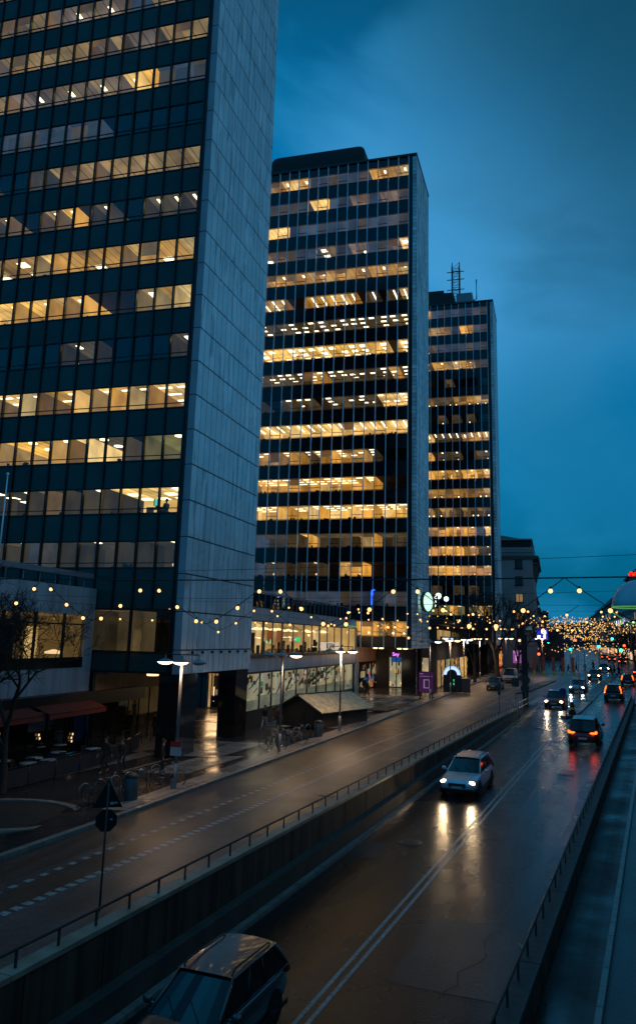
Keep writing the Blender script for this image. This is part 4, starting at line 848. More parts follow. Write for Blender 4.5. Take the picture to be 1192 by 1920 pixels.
mb.box(-6.2, -3.5, .1, .2, 1.6, 5.6, 1); mb.box(-2.9, -1.2, .1, .2, 1.8, 5.2, 1); mb.box(-6.0, -3.6, -.0, .09, 4.6, 5.4, 5)
for x in (-6.3, -5.3, -4.4, -3.4, -2.9, -2.1, -1.2): mb.box(x-.05, x+.05, -.08, .15, 1.4, 5.7, 2)
for k, (a, b, m_) in enumerate(((1, 3, 3), (5, 7, 3), (9.5, 10.2, 1), (11.5, 12.3, 6), (15, 17.5, 3), (20, 23, 3), (26, 30, 4), (32, 35, 4))): mb.box(-.3, -.2, a, b, 1.7, 4.9, m_)
mb.box(-.05, .05, 11.4, 11.6, 2.4, 2.7, 7)
goods(mb, 60, -6.2, -1.3, .0, .02, 1.6, 5.0, [0, 2, 2, 4, 4, 3], 6); goods(mb, 110, -.19, -.15, .6, 36, 1.6, 4.6, [0, 2, 2, 4, 3, 6], 7)
mb.build('shop_front', [mat('dark_facade'), HM[1], dark_frame, room('dim_display', (1, .55, .2), .40), room('amber_display', (1, .5, .15), 1.0), emis('sign_blue_dim'), room('green_display', (.5, .6, .25), .9), emis('cold_lamp', (.6, .9, 1), 3)], p3)
shop_light(-.1, 18, 3.6, 30, 1.6, 130, p3); sb = MB(); sb.box(.02, .25, 1.2, 15, 6.95, 7.9); sb.box(.02, .25, 22, 36, 6.95, 7.9); sb.build('sign_board', black, p3)
mb = MB()
for (y0_, y1_, z0_, z1_, m_) in ((1.6, 5.6, 7.3, 7.72, 0), (6.2, 6.6, 7.3, 7.8, 1), (7.4, 7.8, 7.2, 7.8, 1), (9.2, 10.3, 7.3, 7.75, 1), (10.8, 12.4, 7.3, 7.75, 1), (25, 28, 7.2, 7.65, 0)): mb.box(.26, .33, y0_, y1_, z0_, z1_, m_)
mb.build('lettering', [emis('sign_warm_white', (1, .8, .55), 2.2), emis('sign_cool_white', (.55, .7, 1), 1.4)], p3)
text_mesh('nnaHC', .95, .03, emis('sign_cool_white2', (.6, .78, 1), 1.7), 'lettering', p3, Matrix.Translation((.34, 31.5, 7.3)) @ Matrix.Rotation(R(90), 4, 'Z') @ Matrix.Rotation(R(90), 4, 'X'))
pn = thing('neon_shop_sign', 'small violet neon sign under the middle tower soffit', 'shop sign', (-19.2, 98.9, 5.55))
mb = MB(); mb.box(-.9, .9, 0, .1, -.35, .35); mb.build('board', black, pn)
text_mesh('Sny', .62, .02, emis('violet_neon', (.75, .18, 1.0), 2.4), 'lettering', pn, Matrix.Translation((.1, -.04, 0)) @ Matrix.Rotation(R(90), 4, 'X'))
dl = thing('soffit_lamps', 'pair rows of warm downlights under the middle tower front edge', 'ceiling light', (-14.86, 88.76, 6.4))
for x in (-4.9, -4.2, -2.1, -1.4):
    mb = MB(); mb.lathe([(.001, -.12), (.26, -.1), (.28, .0), (.001, .02)], (x, 1.2, 0), 12); mb.build('downlight', emis('downlight', (1, .72, .32), 3.2), dl)
for (x_, y_, e_) in ((-3.4, 2.2, 110), (-3.0, 8.0, 70)):
    ld = bpy.data.lights.new('downlight_glow', 'POINT'); ld.energy = e_; ld.color = (1, .62, .3); ld.shadow_soft_size = .2
    lo = bpy.data.objects.new('downlight_glow', ld); COL.objects.link(lo); lo.parent = dl; lo.location = (x_, y_, -.75)
# red-lit shop under and beyond the third tower
p4 = thing('corner_shops', 'shops with orange windows and a red sign beyond the third tower', 'building', (-10.5, 147, 0))
mb = MB(); mb.box(-14, 0, 0, 27, 2.0, 9.4); mb.build('wall', mat('dark_facade'), p4)
mb = MB()
for k in range(5): mb.box(-.02, .06, 1+k*5, 3.6+k*5, 2.6, 5.6, 0); mb.box(.06, .10, 1+k*5, 3.6+k*5, 2.6, 3.1, 1)
for k in range(5): mb.box(.05, .12, 2.2+k*5, 2.35+k*5, 2.6, 5.6, 2)
goods(mb, 60, .07, .11, 1, 26, 2.6, 5.0, [0, 2, 2, 1], 8)
mb.build('window', [room('orange_display', (1, .42, .12), 1.5), emis('red_decoration', (.9, .06, .02), .9), dark_frame], p4)
mb = MB(); mb.box(.02, .3, 6, 18, 6.1, 6.9); mb.build('sign', emis('red_sign', (1, .05, .02), 1.6), p4)
# block beyond the towers: plain rendered end wall, bracketed cornice, stepped attic
bk = thing('apartment_block', 'grey rendered apartment block with heavy cornice and small lit windows past the third tower', 'building', (-3.75, 175, 0))
rend = mat('grey_render', (0.34, 0.30, 0.29), .85, noise=.15, nscale=.3)
mb = MB(); mb.box(-22, 0, 0, 34, 0, 25.3); mb.build('wall', rend, bk)
mb = MB(); mb.box(-22.1, 1.35, -.25, 34, 25.3, 25.75); mb.box(-22.1, 1.2, -.2, 34, 25.75, 26.0); 
for k in range(5): mb.box(0, 1.0-.22*k, .3, 33, 24.9-.75*k, 25.3-.75*k+.1)
mb.build('cornice', mat('cornice_copper', (.10, .07, .05), .6), bk)
mb = MB(); mb.box(-22, .2, .4, 33, 26.0, 27.9); mb.box(-22, -.3, 1.3, 32, 27.9, 29.6, 1); mb.box(-22, .0, 1.0, 33, 29.6, 29.9, 0); mb.face([(-22, 2, 33.5), (-8, 2, 31.0), (-2, 2, 29.9), (-22, 2, 29.9)], 2); mb.build('attic', [rend, black, mat('copper_roof', (.10, .17, .18), .5)], bk)
mb = MB(); mb.box(-22, -.02, -.05, .02, 26.6, 26.75); mb.box(-22, 0, -.3, -.26, 27.3, 27.35); mb.build('terrace_rail', mat('green_copper', (.03, .10, .09), .5), bk)
for i, z in enumerate((23.2, 19.6, 15.9, 12.1, 8.5, 5.0)):
    f = MB(); f.box(-3.8, -2.2, -.08, .02, z, z+1.9); f.box(-4.0, -2.0, -.16, .0, z-.15, z); fo = f.build('window', dark_frame, bk)
    g1 = MB()
    for x in (-3.68, -2.95): g1.box(x, x+.62, -.12, -.085, z+.12, z+1.78)
    g1.build('pane', [room('amber_pane', (1, .6, .2), .28) if i in (2,) else room('orange_pane', (1, .42, .12), .4) if i == 3 else mat('dark_pane', (.02, .03, .035), .1)], fo)
# long rows of street fronts along the far street
def street_block(name, label, x0, x1, y0, y1, z0, z1, face_x, seed, setback=2.0, lit=.2):
    r_ = random.Random(seed); b = thing(name, label, 'building', (0, y0, 0)); col = (0.10+.05*r_.random(), 0.08+.04*r_.random(), 0.075+.03*r_.random())
    mb = MB(); mb.box(x0, x1, 0, y1-y0, z0, z1); mb.build('wall', mat('front_%d' % seed, col, .8, noise=.2, nscale=.2), b)
    mb = MB(); d = 1 if face_x == x1 else -1; f = face_x
    e0, e1 = (f, f+.7) if d > 0 else (f-.7, f); mb.box(min(x0, e0), max(x1, e1), -.2, y1-y0+.1, z1, z1+.5)
    s0_, s1_ = (x0, x1-setback) if d > 0 else (x0+setback, x1); mb.box(s0_, s1_, .5, y1-y0, z1+.5, z1+3.0); mb.box(s0_+.8, s1_-.8, 1.5, y1-y0-1, z1+3.0, z1+5.0)
    mb.build('roof', mat('far_roof', (.02, .022, .026), .5), b)
    mb = MB(); fl = int((z1-z0-5)/3.5); nb = int((y1-y0)/3.6)
    for i in range(fl):
        for j in range(nb):
            y = 1.2+j*3.6; z = z0+5.2+i*3.5; m_ = 1 if r_.random() < lit else 0
            a, c = (f-.05, f+.06) if d > 0 else (f-.06, f+.05); mb.box(a, c, y, y+1.5, z, z+1.9, m_)
    mb.build('window', [mat('dark_pane', (.02, .03, .035), .1), room('far_lit', (1, .55, .2), .5)], b)
    mb = MB()
    for j in range(nb):
        y = 1.0+j*3.6; a, c = (f-.05, f+.12) if d > 0 else (f-.12, f+.05)
        if r_.random() < .6: mb.box(a, c, y, y+2.4, z0+.8, z0+3.2, r_.choice([0, 0, 1, 2]))
    mb.build('shop_window', [room('far_shop', (1, .55, .2), .7), room('far_shop_white', (.9, .8, .7), .8), room('far_shop_red', (1, .2, .08), .8)], b)
    return b
street_block('street_front', 'nearest dark street front on the right with the round white lamp before it', 22.5, 40, 215, 262, 2.4, 27, 22.5, 1, 2.5, .12)
street_block('street_front', 'dark street front on the right with coloured window lights', 22.8, 40, 264, 330, 2.6, 24.5, 22.8, 2, 3, .12)
street_block('street_front', 'long low dark front on the right, farther down the street', 23.2, 40, 333, 430, 3.0, 24, 23.2, 3, 3, .1)
street_block('street_front', 'small dark front on the right near the vanishing point', 23.8, 45, 433, 560, 3.8, 24, 23.8, 4, 3, .1)
street_block('street_front', 'tall dark corner block at the right edge under the red neon', 23, 44, 150, 213, 2.0, 29.5, 23, 5, 3, .1)
street_block('street_front', 'dark left-hand street front hidden mostly behind the grey apartment block', -26, -5, 214, 300, 2.6, 21, -5, 6, 3, .2)
street_block('street_front', 'distant left-hand street front above the garlands', -26, -5, 305, 470, 3.0, 20, -5, 7, 3, .15)
fb = thing('tower_block', 'tiny dark tower block far off on the skyline left of the street', 'building', (-4.8, 505, 0)); mb = MB(); mb.box(-2.4, 2.4, 0, 8, 3, 26.5); mb.box(-1, 1, 2, 6, 26.5, 27.4); mb.build('wall', mat('far_tower', (.04, .045, .055), .8), fb)
mb = MB(); mb.box(.9, 1.2, -.1, 0, 23.4, 23.9); mb.box(1.9, 2.2, 0, .4, 26.5, 27.1, 1); mb.build('window', [LAMP2, emis('red_dot', (1, .1, .1), 2)], fb)
fb = thing('street_end_building', 'wide dark building closing the far end of the street behind the garlands', 'building', (12, 640, 0)); mb = MB(); mb.box(-40, 60, 0, 20, 3, 21); mb.box(-12, 20, 2, 18, 21, 23.5); mb.box(24, 50, 0, 18, 21, 26); mb.build('wall', mat('far_tower'), fb)
fb = thing('stage_box', 'dark boxy kiosk building standing in the street beyond the crossing', 'building', (-.5, 255, 0)); mb = MB(); mb.box(-3.9, 3.6, 0, 6, 2.6, 11.4); mb.build('wall', mat('slate_box', (.07, .075, .09), .7), fb); mb = MB(); mb.box(-4.1, 3.8, -.2, 6.2, 11.4, 11.7); mb.build('roof', black, fb)
# coloured light boxes on the right-hand front, red neon on the roof
cl = thing('window_lights', 'row of white, green and blue lit windows on the right-hand street front', 'window lights', (22.4, 264, 0))
for k, (y, c, w) in enumerate(((40, (.6, .9, 1), 3.2), (30, (.2, .4, .9), 1.6), (21, (.4, .7, .15), 2.4), (12, (.2, .35, 1), 2.6))):
    mb = MB(); mb.box(-.08, .05, y, y+w, 14.2, 16.0); mb.build('pane', emis('pane_light_%d' % k, c, 1.4), cl)
rn_ = thing('neon_sign', 'red neon rings on the roof edge at the far right', 'neon sign', (20.9, 226, 26.2))
for k in range(3):
    mb = MB(); mb.tube([(k*1.25+.55*math.cos(a), 0, .55*math.sin(a)) for a in [math.pi*2*i/16 for i in range(17)]], .16, 6); mb.tube([(k*1.25-.45, 0, 0), (k*1.25+.45, 0, 0)], .1, 5); mb.build('ring', emis('red_neon', (1, .02, .01), 2.2), rn_)
mb = MB(); mb.box(-.7, 3.3, .2, .35, -.7, .7); mb.build('sign_frame', dark_frame, rn_)
# ------------------------------------------------------------------ street lamps
warm_lamp = emis('street_lamp_glow', (1.0, 0.60, 0.30), 9.0, False)
lamp_off = mat('lamp_bowl_unlit', (0.25, 0.26, 0.27), .25, spec=.6)
pole_m = mat('lamp_pole_grey', (0.24, 0.22, 0.21), .4, .3)
LAMPP = 360
def street_lamp(s, t, label, lit, H=5.65, sp=.86, light=True, low=False, off=0.0, pw=1.0):
    p = ST(s, t); root = thing('street_lamp', label, 'street lamp', (p.x, p.y, pz(s, t)), 0, 'three-headed street lamps along the kerb')
    mb = MB(); mb.tube([(0, 0, 0), (0, 0, 1.1)], .095, 10); mb.tube([(0, 0, 1.0), (0, 0, H+.25)], .065, 10); mb.lathe([(.14, 0), (.14, .05), (.1, .08)], (0, 0, 0), 12); mb.build('pole', pole_m, root)
    mb = MB(); mb.tube([(-sp+off, 0, H+.30), (sp+off, 0, H+.30)], .028, 6); mb.build('cross_arm', dark_frame, root)
    for k in (-1, 0, 1):
        on = lit[k+1]; x = k*sp+off; y = -.14 if k == 0 else 0
        mb = MB(); mb.lathe([(.03, H+.30), (.03, H+.12), (.20, H+.07), (.36, H-.02), (.37, H-.05)], (x, y, 0), 16); hd = mb.build('lamp_head', pole_m if on else lamp_off, root)
        mb = MB(); mb.lathe([(.37, H-.05), (.30, H-.11), (.17, H-.16), (.001, H-.18)], (x, y, 0), 16); mb.build('lamp_bowl', warm_lamp if on else lamp_off, hd)
    if light:
        for k in (-1, 0, 1):
            if lit[k+1]:
                ld = bpy.data.lights.new('lamp_light', 'SPOT'); ld.energy = LAMPP*pw; ld.color = (1.0, .66, .40); ld.spot_size = R(165); ld.spot_blend = .6; ld.shadow_soft_size = .25
                lo = bpy.data.objects.new('lamp_light', ld); COL.objects.link(lo); lo.parent = root; lo.location = (k*sp+off, -.14 if k == 0 else 0, H-.25)
    return root
street_lamp(32.1, -20.73, 'nearest street lamp, red and white notice on its pole, two of its three bowls lit', (1, 1, 0), pw=.45)
street_lamp(43.4, -20.99, 'street lamp by the bicycle hoops with only its right bowl lit', (0, 0, 1), off=.0)
street_lamp(54.0, -21.42, 'street lamp beside the wooden market hut with two lit bowls', (0, 1, 1))
street_lamp(82.0, -22.45, 'street lamp standing between the purple poster and the middle tower columns', (0, 0, 1), H=6.0)
street_lamp(93.0, -23.0, 'slim street lamp just beyond the arch-topped kiosk', (0, 1, 1), H=6.0)
street_lamp(104.5, -24.0, 'street lamp in front of the orange shop windows', (0, 1, 1), H=6.0)
street_lamp(118.5, -24.81, 'street lamp behind the parked cars near the bare tree', (1, 1, 1), H=6.0)
street_lamp(132, -23.3, 'street lamp behind the white parked van', (1, 1, 1), H=6.0, light=False)
street_lamp(139.7, -18.5, 'street lamp carrying the small blue and white light box', (1, 1, 0), H=6.0)
nb = MB(); p = ST(32.1, -20.73); zb_ = pz(32.1, -20.73)
nt_ = thing('notice_board', 'red and white notice fixed to the pole of the nearest street lamp', 'sign', (p.x, p.y-.09, zb_+1.72))
nb.box(-.27, .27, -.02, .02, -.28, .30); nb.build('panel', mat('notice_white', (.50, .42, .40), .5), nt_)
nb = MB(); nb.box(-.27, .27, -.026, -.021, .1, .33); nb.build('red_band', mat('notice_red', (.5, .02, .02), .5), nt_)
nb = MB(); nb.box(-.14, .1, -.06, .06, -1.72, -1.3); nb.build('cabinet', pole_m, nt_)
p = ST(139.7, -18.5)
bs = thing('light_box', 'blue light box with a white figure on the far lamp post', 'sign', (p.x, p.y-.2, pz(139.7, -18.5)+6.7)); mb = MB(); mb.box(-.95, .95, -.1, .1, -.95, .95); mb.build('box', emis('box_blue', (.05, .05, .7), .8), bs)
mb = MB(); mb.box(-.1, .7, -.16, -.11, .1, .75); mb.box(.25, .6, -.16, -.11, -.75, .1); mb.box(-.75, -.25, -.16, -.11, -.75, -.2); mb.build('figure', emis('sign_white'), bs)

# ------------------------------------------------------------------ festoon strings over the street
bulb_m = emis('bulb_glow', (1.0, 0.53, 0.18), 2.6); bulb_far = emis('bulb_far', (1.0, 0.52, 0.14), 1.8); cable = mat('cable', (.012, .012, .014), .5)
def bulb_mesh(r, seg=8):
    mb = MB(); mb.ball((0, 0, -r*1.1), r, seg, 0); mb.lathe([(r*.45, -.2*r), (r*.45, r*.9), (.001, r*.95)], (0, 0, 0), 6, 1); return mb
B0 = {}
def festoon(s0, ts, ztop, dip, label, rad=.075, per=7, thick=.012, merge=False, sw=0.0, jit=0.0, seed=0, extra=0.0, tshift=0.0, wireon=True):
    r_ = random.Random(seed); z0 = gz(s0); root = thing('festoon_lights', label, 'string lights', (0, 0, 0), 0, 'strings of bulbs hung across the street')
    zc = lambda t: ztop + .0016*(t+9)**2*.3
    a, b = min(ts)-6, max(ts)+6
    mb = MB(); mb.tube([ST(s0, a+(b-a)*i/24, zc(a+(b-a)*i/24)) for i in range(25)], thick*(1.6 if s0 == 28 else .45), 4)
    pts_all = []
    bulbs = []
    for u, v in zip(ts, ts[1:]):
        P_ = []
        for i in range(13):
            q = i/12; t = u+(v-u)*q; d = dip*(1-abs(2*q-1)**1.25)
            P_.append(ST(s0+sw*math.sin(math.pi*q), t, zc(t)-d))
        mb.tube(P_, thick, 5)
        for k in range(per):
            q = (k+.5)/per; i = q*12; j = int(i); p = P_[j].lerp(P_[min(j+1, 12)], i-j); bulbs.append(p + Vector((r_.uniform(-jit, jit), r_.uniform(-jit, jit), r_.uniform(-jit, jit)*.5)))
    if not merge or wireon: mb.build('cable', cable, root)
    if merge:
        m2 = MB()
        for p in bulbs: m2.ball(p, rad, 6, 0)
        o = m2.build('bulb', bulb_far, root); 
    else:
        key = round(rad, 3)
        for p in bulbs:
            if key not in B0: o = bulb_mesh(rad).build('bulb', [bulb_m, dark_frame], root); B0[key] = o
            else: o = B0[key].copy(); COL.objects.link(o); o.parent = root
            o.location = p
    return root
festoon(28, [-31.5, -25.7, -19.9, -14.2, -8.6, -2.9, 2.9], 9.52, 1.78, 'nearest zigzag string of glowing bulbs hung from the cable across the street', rad=.078, per=6, thick=.016)
festoon(41, [-33, -27, -21.2, -15.3, -9.5, -3.6], 9.2, 1.7, 'second zigzag string of bulbs, crossing in front of the nearest tower base', rad=.068, per=5, thick=.014)
festoon(56, [-32, -26.2, -20.4, -14.6, -8.8, -3, 3], 9.9, 1.8, 'third zigzag string of bulbs, passing the golden shop pavilion', rad=.075, per=6, thick=.016)
festoon(74, [-34, -28, -22, -16, -10, -4, 2], 10.2, 1.8, 'fourth zigzag string of bulbs, before the middle tower base', rad=.075, per=6, thick=.018)
lab = ['string of bulbs crossing the street level with the arch kiosk', 'string of bulbs above the parked cars', 'string of bulbs over the red hanging bars', 'string of bulbs just short of the grey apartment block']
for i, s_ in enumerate((90, 106, 124, 142)):
    festoon(s_, [-30+k*5.8+(i % 2)*2.9 for k in range(7)], 10.4+.2*i, 1.8, lab[i], rad=.065+.005*i, per=6, merge=True, seed=i)
# far garlands: net of strings along the far street
r_ = random.Random(5)
for i in range(26):
    s_ = 172+i*15; sh = -.098*(s_-130)
    root = festoon(s_, [-24+k*6.0+(i % 2)*3+sh for k in range(9)], 7.6+s_*r_.uniform(.004, .032), 1.8, 'far string of bulbs in the glittering net over the distant street', rad=.085+.00042*(s_-170), per=5, merge=True, jit=1.4, seed=20+i, thick=.02, wireon=False)
    root['group'] = 'far net of garland strings'
for i in range(7):
    s_ = 165+i*24; sh = -.098*(s_-130)
    festoon(s_, [-20+k*7.0+(i % 2)*3+sh for k in range(6)], 6.2+.1*i, .8, ['lower string of small lights low over the far street, nearest of seven', 'second lower string of small lights over the far street', 'third lower string of small lights over the far street', 'fourth lower string of small lights over the far street', 'fifth lower string of small lights over the far street', 'sixth lower string of small lights over the far street', 'last lower string of small lights over the far street'][i], rad=.10+.0004*(s_-170), per=4, merge=True, jit=.8, seed=70+i, wireon=False)
# support cable on the left side, higher wires
hw = MB()
hw.tube([ST(24, -40+i*3.4, 9.9-.35*math.sin(math.pi*i/12)) for i in range(13)], .007, 4); hw.tube([ST(28, -32+i*2.6, 9.1-.3*math.sin(math.pi*i/12)) for i in range(13)], .006, 4)
tag(hw.build('overhead_wire', cable), 'thin dark wires stretched high across the street from the left', 'wire')

# ------------------------------------------------------------------ dome lamps, green neon lines
dome_m = mat('dome_acrylic', (0.62, 0.56, 0.60), .22, noise=.25, nscale=1.2, spec=.6); green_n = emis('green_neon', (.20, .7, .22), .5)
def dome(loc, r, label, wire=1.0):
    d = thing('dome_lamp', label, 'dome lamp', loc, 0, 'frosted dome lamps hung over the street')
    mb = MB(); mb.lathe([(r*math.sin(a), r*math.cos(a)) for a in [R(x) for x in (1, 10, 20, 30, 40, 50, 60, 70, 80, 88)]] + [(r*.98, 0), (.001, .02)], (0, 0, 0), 40); mb.build('shade', dome_m, d)
    mb = MB(); mb.tube([(r*1.0*math.cos(a), r*1.0*math.sin(a), -.01) for a in [2*math.pi*i/40 for i in range(41)]], max(.0045, .016*r), 6, cap=False); mb.build('neon_rim', green_n, d)
    mb = MB(); mb.tube([(0, 0, r), (0, 0, r+wire)], .012*max(1, r*.8)); mb.build('hanger', cable, d)
    return d
dome((1.63, 16.2, 8.03), .52, 'large frosted dome lamp with green neon rim, cut by the photo\'s right edge', .68)
dome((-21.2, 84.5, 8.75), .50, 'small bluish dome lamp over green light lines by the end of the pavilion', 1.3)
dome((-3.6, 128, 9.4), .5, 'tiny pale dome lamp above the far row of lit lamp bowls', 1.2)
gl = MB()
gl.tube([(1.12, 16.2, 7.92), (1.42, 16.25, 7.74), (1.75, 16.3, 7.66)], .006, 5); gl.tube([(1.38, 16.0, 7.66), (1.62, 16.1, 7.79), (2.1, 16.2, 7.97)], .006, 5)
tag(gl.build('green_light_line', green_n), 'crossing green neon lines hanging under the large dome lamp', 'neon line')
gl = MB(); gl.tube([(-21.9, 84.2, 8.45), (-20.5, 84.4, 8.7)], .03, 5); gl.tube([(-21.6, 84.2, 8.7), (-21.0, 84.4, 8.66)], .03, 5)
tag(gl.build('green_light_line', green_n), 'short green neon dashes beneath the small bluish dome lamp', 'neon line')
# poles with round white globes; flag poles
def globe_pole(x, y, z0, z1, label, globes):
    p = thing('globe_lamp', label, 'pole lamp', (x, y, z0)); mb = MB(); mb.tube([(0, 0, 0), (0, 0, z1-z0)], .07); mb.build('pole', pole_m, p)
    for (dx, zz, r) in globes: mb = MB(); mb.ball((dx, 0, zz-z0), r, 12); mb.build('globe', emis('globe_white', (.75, 1.0, .92), 2.4), p)
globe_pole(-15.3, 110.2, 10.1, 18.0, 'tall thin pole with a glowing white globe and a dimmer one, before the third tower', ((0, 13.5, .42), (1.1, 13.1, .34)))
for i, (x, y, z0, z1, lb) in enumerate(((-24.6, 60, 9.5, 13.3, 'thin white flagpole on the pavilion roof, near the nearest tower'), (-24.6, 76.5, 9.5, 13.6, 'thin white flagpole on the pavilion roof, toward its far end'), (-28.2, 35.2, 10.0, 15.6, 'thin pole on the podium roof at the left edge of the photo'))):
    p = thing('flagpole', lb, 'flagpole', (x, y, z0)); mb = MB(); mb.tube([(0, 0, 0), (0, 0, z1-z0)], .05, 6, r2=.03); mb.build('pole', alu, p); mb = MB(); mb.ball((0, 0, z1-z0+.05), .09, 8); mb.build('finial', alu, p)

# ------------------------------------------------------------------ height gantry at the ramp mouth
ga = thing('height_gantry', 'dark height gantry across the ramp mouth, red and yellow bars hanging from it', 'gantry', (0, 0, 0))
zg = gz(80.4)
mb = MB(); 
for t_ in (-12.4,): p = ST(80.4, t_, zg); mb.box(p.x-.28, p.x+.28, p.y-.2, p.y+.2, zg, zg+6.9)
mb.build('mast', black, ga)
mb = MB(); mb.tube([ST(80.4, -12.4, zg+6.2), ST(80.4, 1.2, zg+6.4)], .07, 6); mb.tube([ST(80.4, -12.4, zg+5.75), ST(80.4, 1.2, zg+5.95)], .03, 6); mb.build('beam', cable, ga)
mb = MB(); p = ST(80.4, 1.2, zg); mb.tube([(p.x, p.y, zg-.1), (p.x, p.y, zg+6.5)], .12, 8); mb.build('mast', black, ga)
for k in range(5):
    t_ = -11.5+k*.92; p = ST(80.4, t_, zg)
    mb = MB(); mb.box(p.x-.14, p.x+.14, p.y-.04, p.y+.04, zg+3.45, zg+4.78); mb.build('hanging_bar', mat('bar_red', (.85, .09, .03), .5), ga)
    mb = MB(); mb.box(p.x-.142, p.x+.142, p.y-.042, p.y+.042, zg+3.02, zg+3.45); mb.build('bar_end', mat('bar_yellow', (.85, .45, .04), .5), ga)
    mb = MB(); mb.tube([(p.x, p.y, zg+4.78), (p.x, p.y, zg+5.8)], .012, 4); mb.build('chain', cable, ga)
def disc_sign(name, label, x, y, z0, discs, H, cat='road sign'):
    r0 = thing(name, label, cat, (x, y, z0)); mb = MB(); mb.tube([(0, 0, 0), (0, 0, H)], .04, 8); mb.build('post', pole_m, r0)
    for (z, r, m_, dx) in discs:
        mb = MB(); mb.lathe([(.001, -.03), (r, -.03), (r, .03), (.001, .03)], (dx, -.06, z), 24, 0, False, Matrix.Rotation(R(90), 4, 'X')); mb.build('disc', m_, r0)
    return r0
sgd = mat('sign_back', (.03, .035, .04), .5); sgb = mat('sign_blue', (.01, .03, .16), .4)
p = ST(80.0, -12.3); disc_sign('round_signs', 'two dark round signs stacked on the gantry mast', p.x, p.y-.25, gz(80), [(2.55, .42, sgd, .02), (1.75, .42, sgd, -.06)], 3.0)
p = ST(73.9, -7.9); disc_sign('keep_right_sign', 'blue round sign on the tip of the median before the bright headlights', p.x, p.y, gz(74), [(2.0, .33, sgb, -.25)], 2.35)
bo = thing('bollard', 'black and yellow bollard on the median tip', 'bollard', tuple(ST(75, -7.5, gz(75)))); mb = MB(); mb.lathe([(.22, 0), (.2, .9), (.12, 1.05), (.001, 1.08)], (0, 0, 0), 12); mb.box(-.3, .3, -.2, .2, 0, .3); mb.build('body', black, bo); mb = MB(); mb.lathe([(.214, .45), (.21, .62)], (0, 0, 0), 12); mb.build('band', mat('bar_yellow'), bo)
# fixed sign triangle seen from behind, near left
p = ST(18.46, -14.0); tr = thing('warning_sign', 'dark backs of a triangular and a round sign on a post by the near handrail', 'road sign', (p.x, p.y, gz(18.5)-.25), R(30))
mb = MB(); mb.tube([(0, 0, 0), (0, 0, 3.3)], .028, 8); mb.build('post', mat('post_dark', (.03, .035, .035), .6), tr)
tm = mat('sign_back_green', (.008, .013, .013), .7, spec=.2)
mb = MB(); a_, h_ = .40, .72; z0 = 2.66
mb.mesh([(-a_, .05, z0), (a_, .05, z0), (0, .05, z0+h_), (-a_, .075, z0), (a_, .075, z0), (0, .075, z0+h_)], [(0, 1, 2), (5, 4, 3), (0, 3, 4, 1), (1, 4, 5, 2), (2, 5, 3, 0)]); mb.build('triangle', tm, tr)
mb = MB(); mb.lathe([(.001, -.012), (.30, -.012), (.30, .012), (.001, .012)], (0, .06, 2.33), 8, 0, False, Matrix.Rotation(R(90), 4, 'X') @ Matrix.Rotation(R(22.5), 4, 'Z')); mb.build('octagon', tm, tr)
mb = MB(); mb.box(.07, .17, .02, .045, z0+.08, z0+.14); mb.box(.10, .16, .02, .045, 2.34, 2.38); mb.box(.185, .26, .02, .045, z0+.10, z0+.14); mb.build('sticker', mat('sticker', (.35, .38, .38), .5), tr)
def post(label, s, t, H, name='sign_post', box=None, g=None):
    p = ST(s, t); r0 = thing(name, label, 'post', (p.x, p.y, gz(s)), 0, g); mb = MB(); mb.tube([(0, 0, 0), (0, 0, H)], .05, 6); mb.build('post', pole_m, r0)
    if box: mb = MB(); mb.box(-box[0], box[0], -.08, .08, H-box[1], H); mb.build('box', sgd, r0)
post('grey post with a small box at the end of the left wall', 70.9, -13.2, 2.7, box=(.12, 1.0))
post('post with a dark square panel on the island rail, before the parked sedan', 76.5, -12.7, 2.9, box=(.32, .8))
post('thin pole in the median between the two streams of cars', 88, -8.0, 5.2)
post('thin pole standing just behind its twin on the median', 91, -7.6, 5.2)
p = ST(87.6, -2.3); rs_ = thing('barrier_sign', 'small orange and yellow barrier panel on a post at the end of the right wall', 'road sign', (p.x, p.y, gz(87.6))); mb = MB(); mb.tube([(0, 0, 0), (0, 0, 2.6)], .04, 6); mb.box(-.4, .4, -.2, .2, 0, .2); mb.build('post', pole_m, rs_); mb = MB(); mb.box(-.32, .42, -.08, -.03, 1.9, 2.5); mb.build('panel', mat('bar_red'), rs_); mb = MB(); mb.box(-.32, .42, -.09, -.081, 2.08, 2.22); mb.build('stripe', mat('bar_yellow'), rs_); mb = MB(); mb.ball((.1, -.2, .28), .07, 6); mb.build('lamp', emis('amber_lamp', (1, .6, .05), 1.2), rs_)
# traffic lights far along the street
def traffic_light(x, y, H, label, col, r=.16, arm=0.0):
    s_ = x*U.x+y*U.y; r0 = thing('traffic_light', label, 'traffic light', (x, y, gz(s_)), 0, 'traffic lights along the street'); mb = MB(); mb.tube([(0, 0, 0), (0, 0, H)], .06, 6); mb.box(-.17, .17, -.14, .14, H-1.0, H); mb.build('post', black, r0)
    mb = MB(); mb.ball((0, -.16, H-.8), r, 10); mb.build('lamp', emis('tl_%s' % col, {'green': (.05, 1, .55), 'teal': (.03, .8, .6), 'red': (1, .08, .03)}[col], 5.0), r0)
traffic_light(11.5, 150, 5.0, 'brightest green traffic light, over the right lane of the far junction', 'green', .30)
traffic_light(8.2, 158, 5.5, 'green traffic light left of the brightest one', 'teal', .26)
traffic_light(3.2, 165, 4.8, 'small green traffic light above the crossing people', 'teal', .24)
traffic_light(11.6, 172, 7.0, 'high green traffic light far down the street', 'teal', .26)
traffic_light(16.5, 205, 5.5, 'red traffic light over the far right lane', 'red', .3)
traffic_light(5.5, 215, 6.5, 'red traffic light above the far middle of the street', 'red', .34)
traffic_light(-1.0, 178, 6.0, 'teal traffic light near the boxy kiosk building', 'teal', .24)
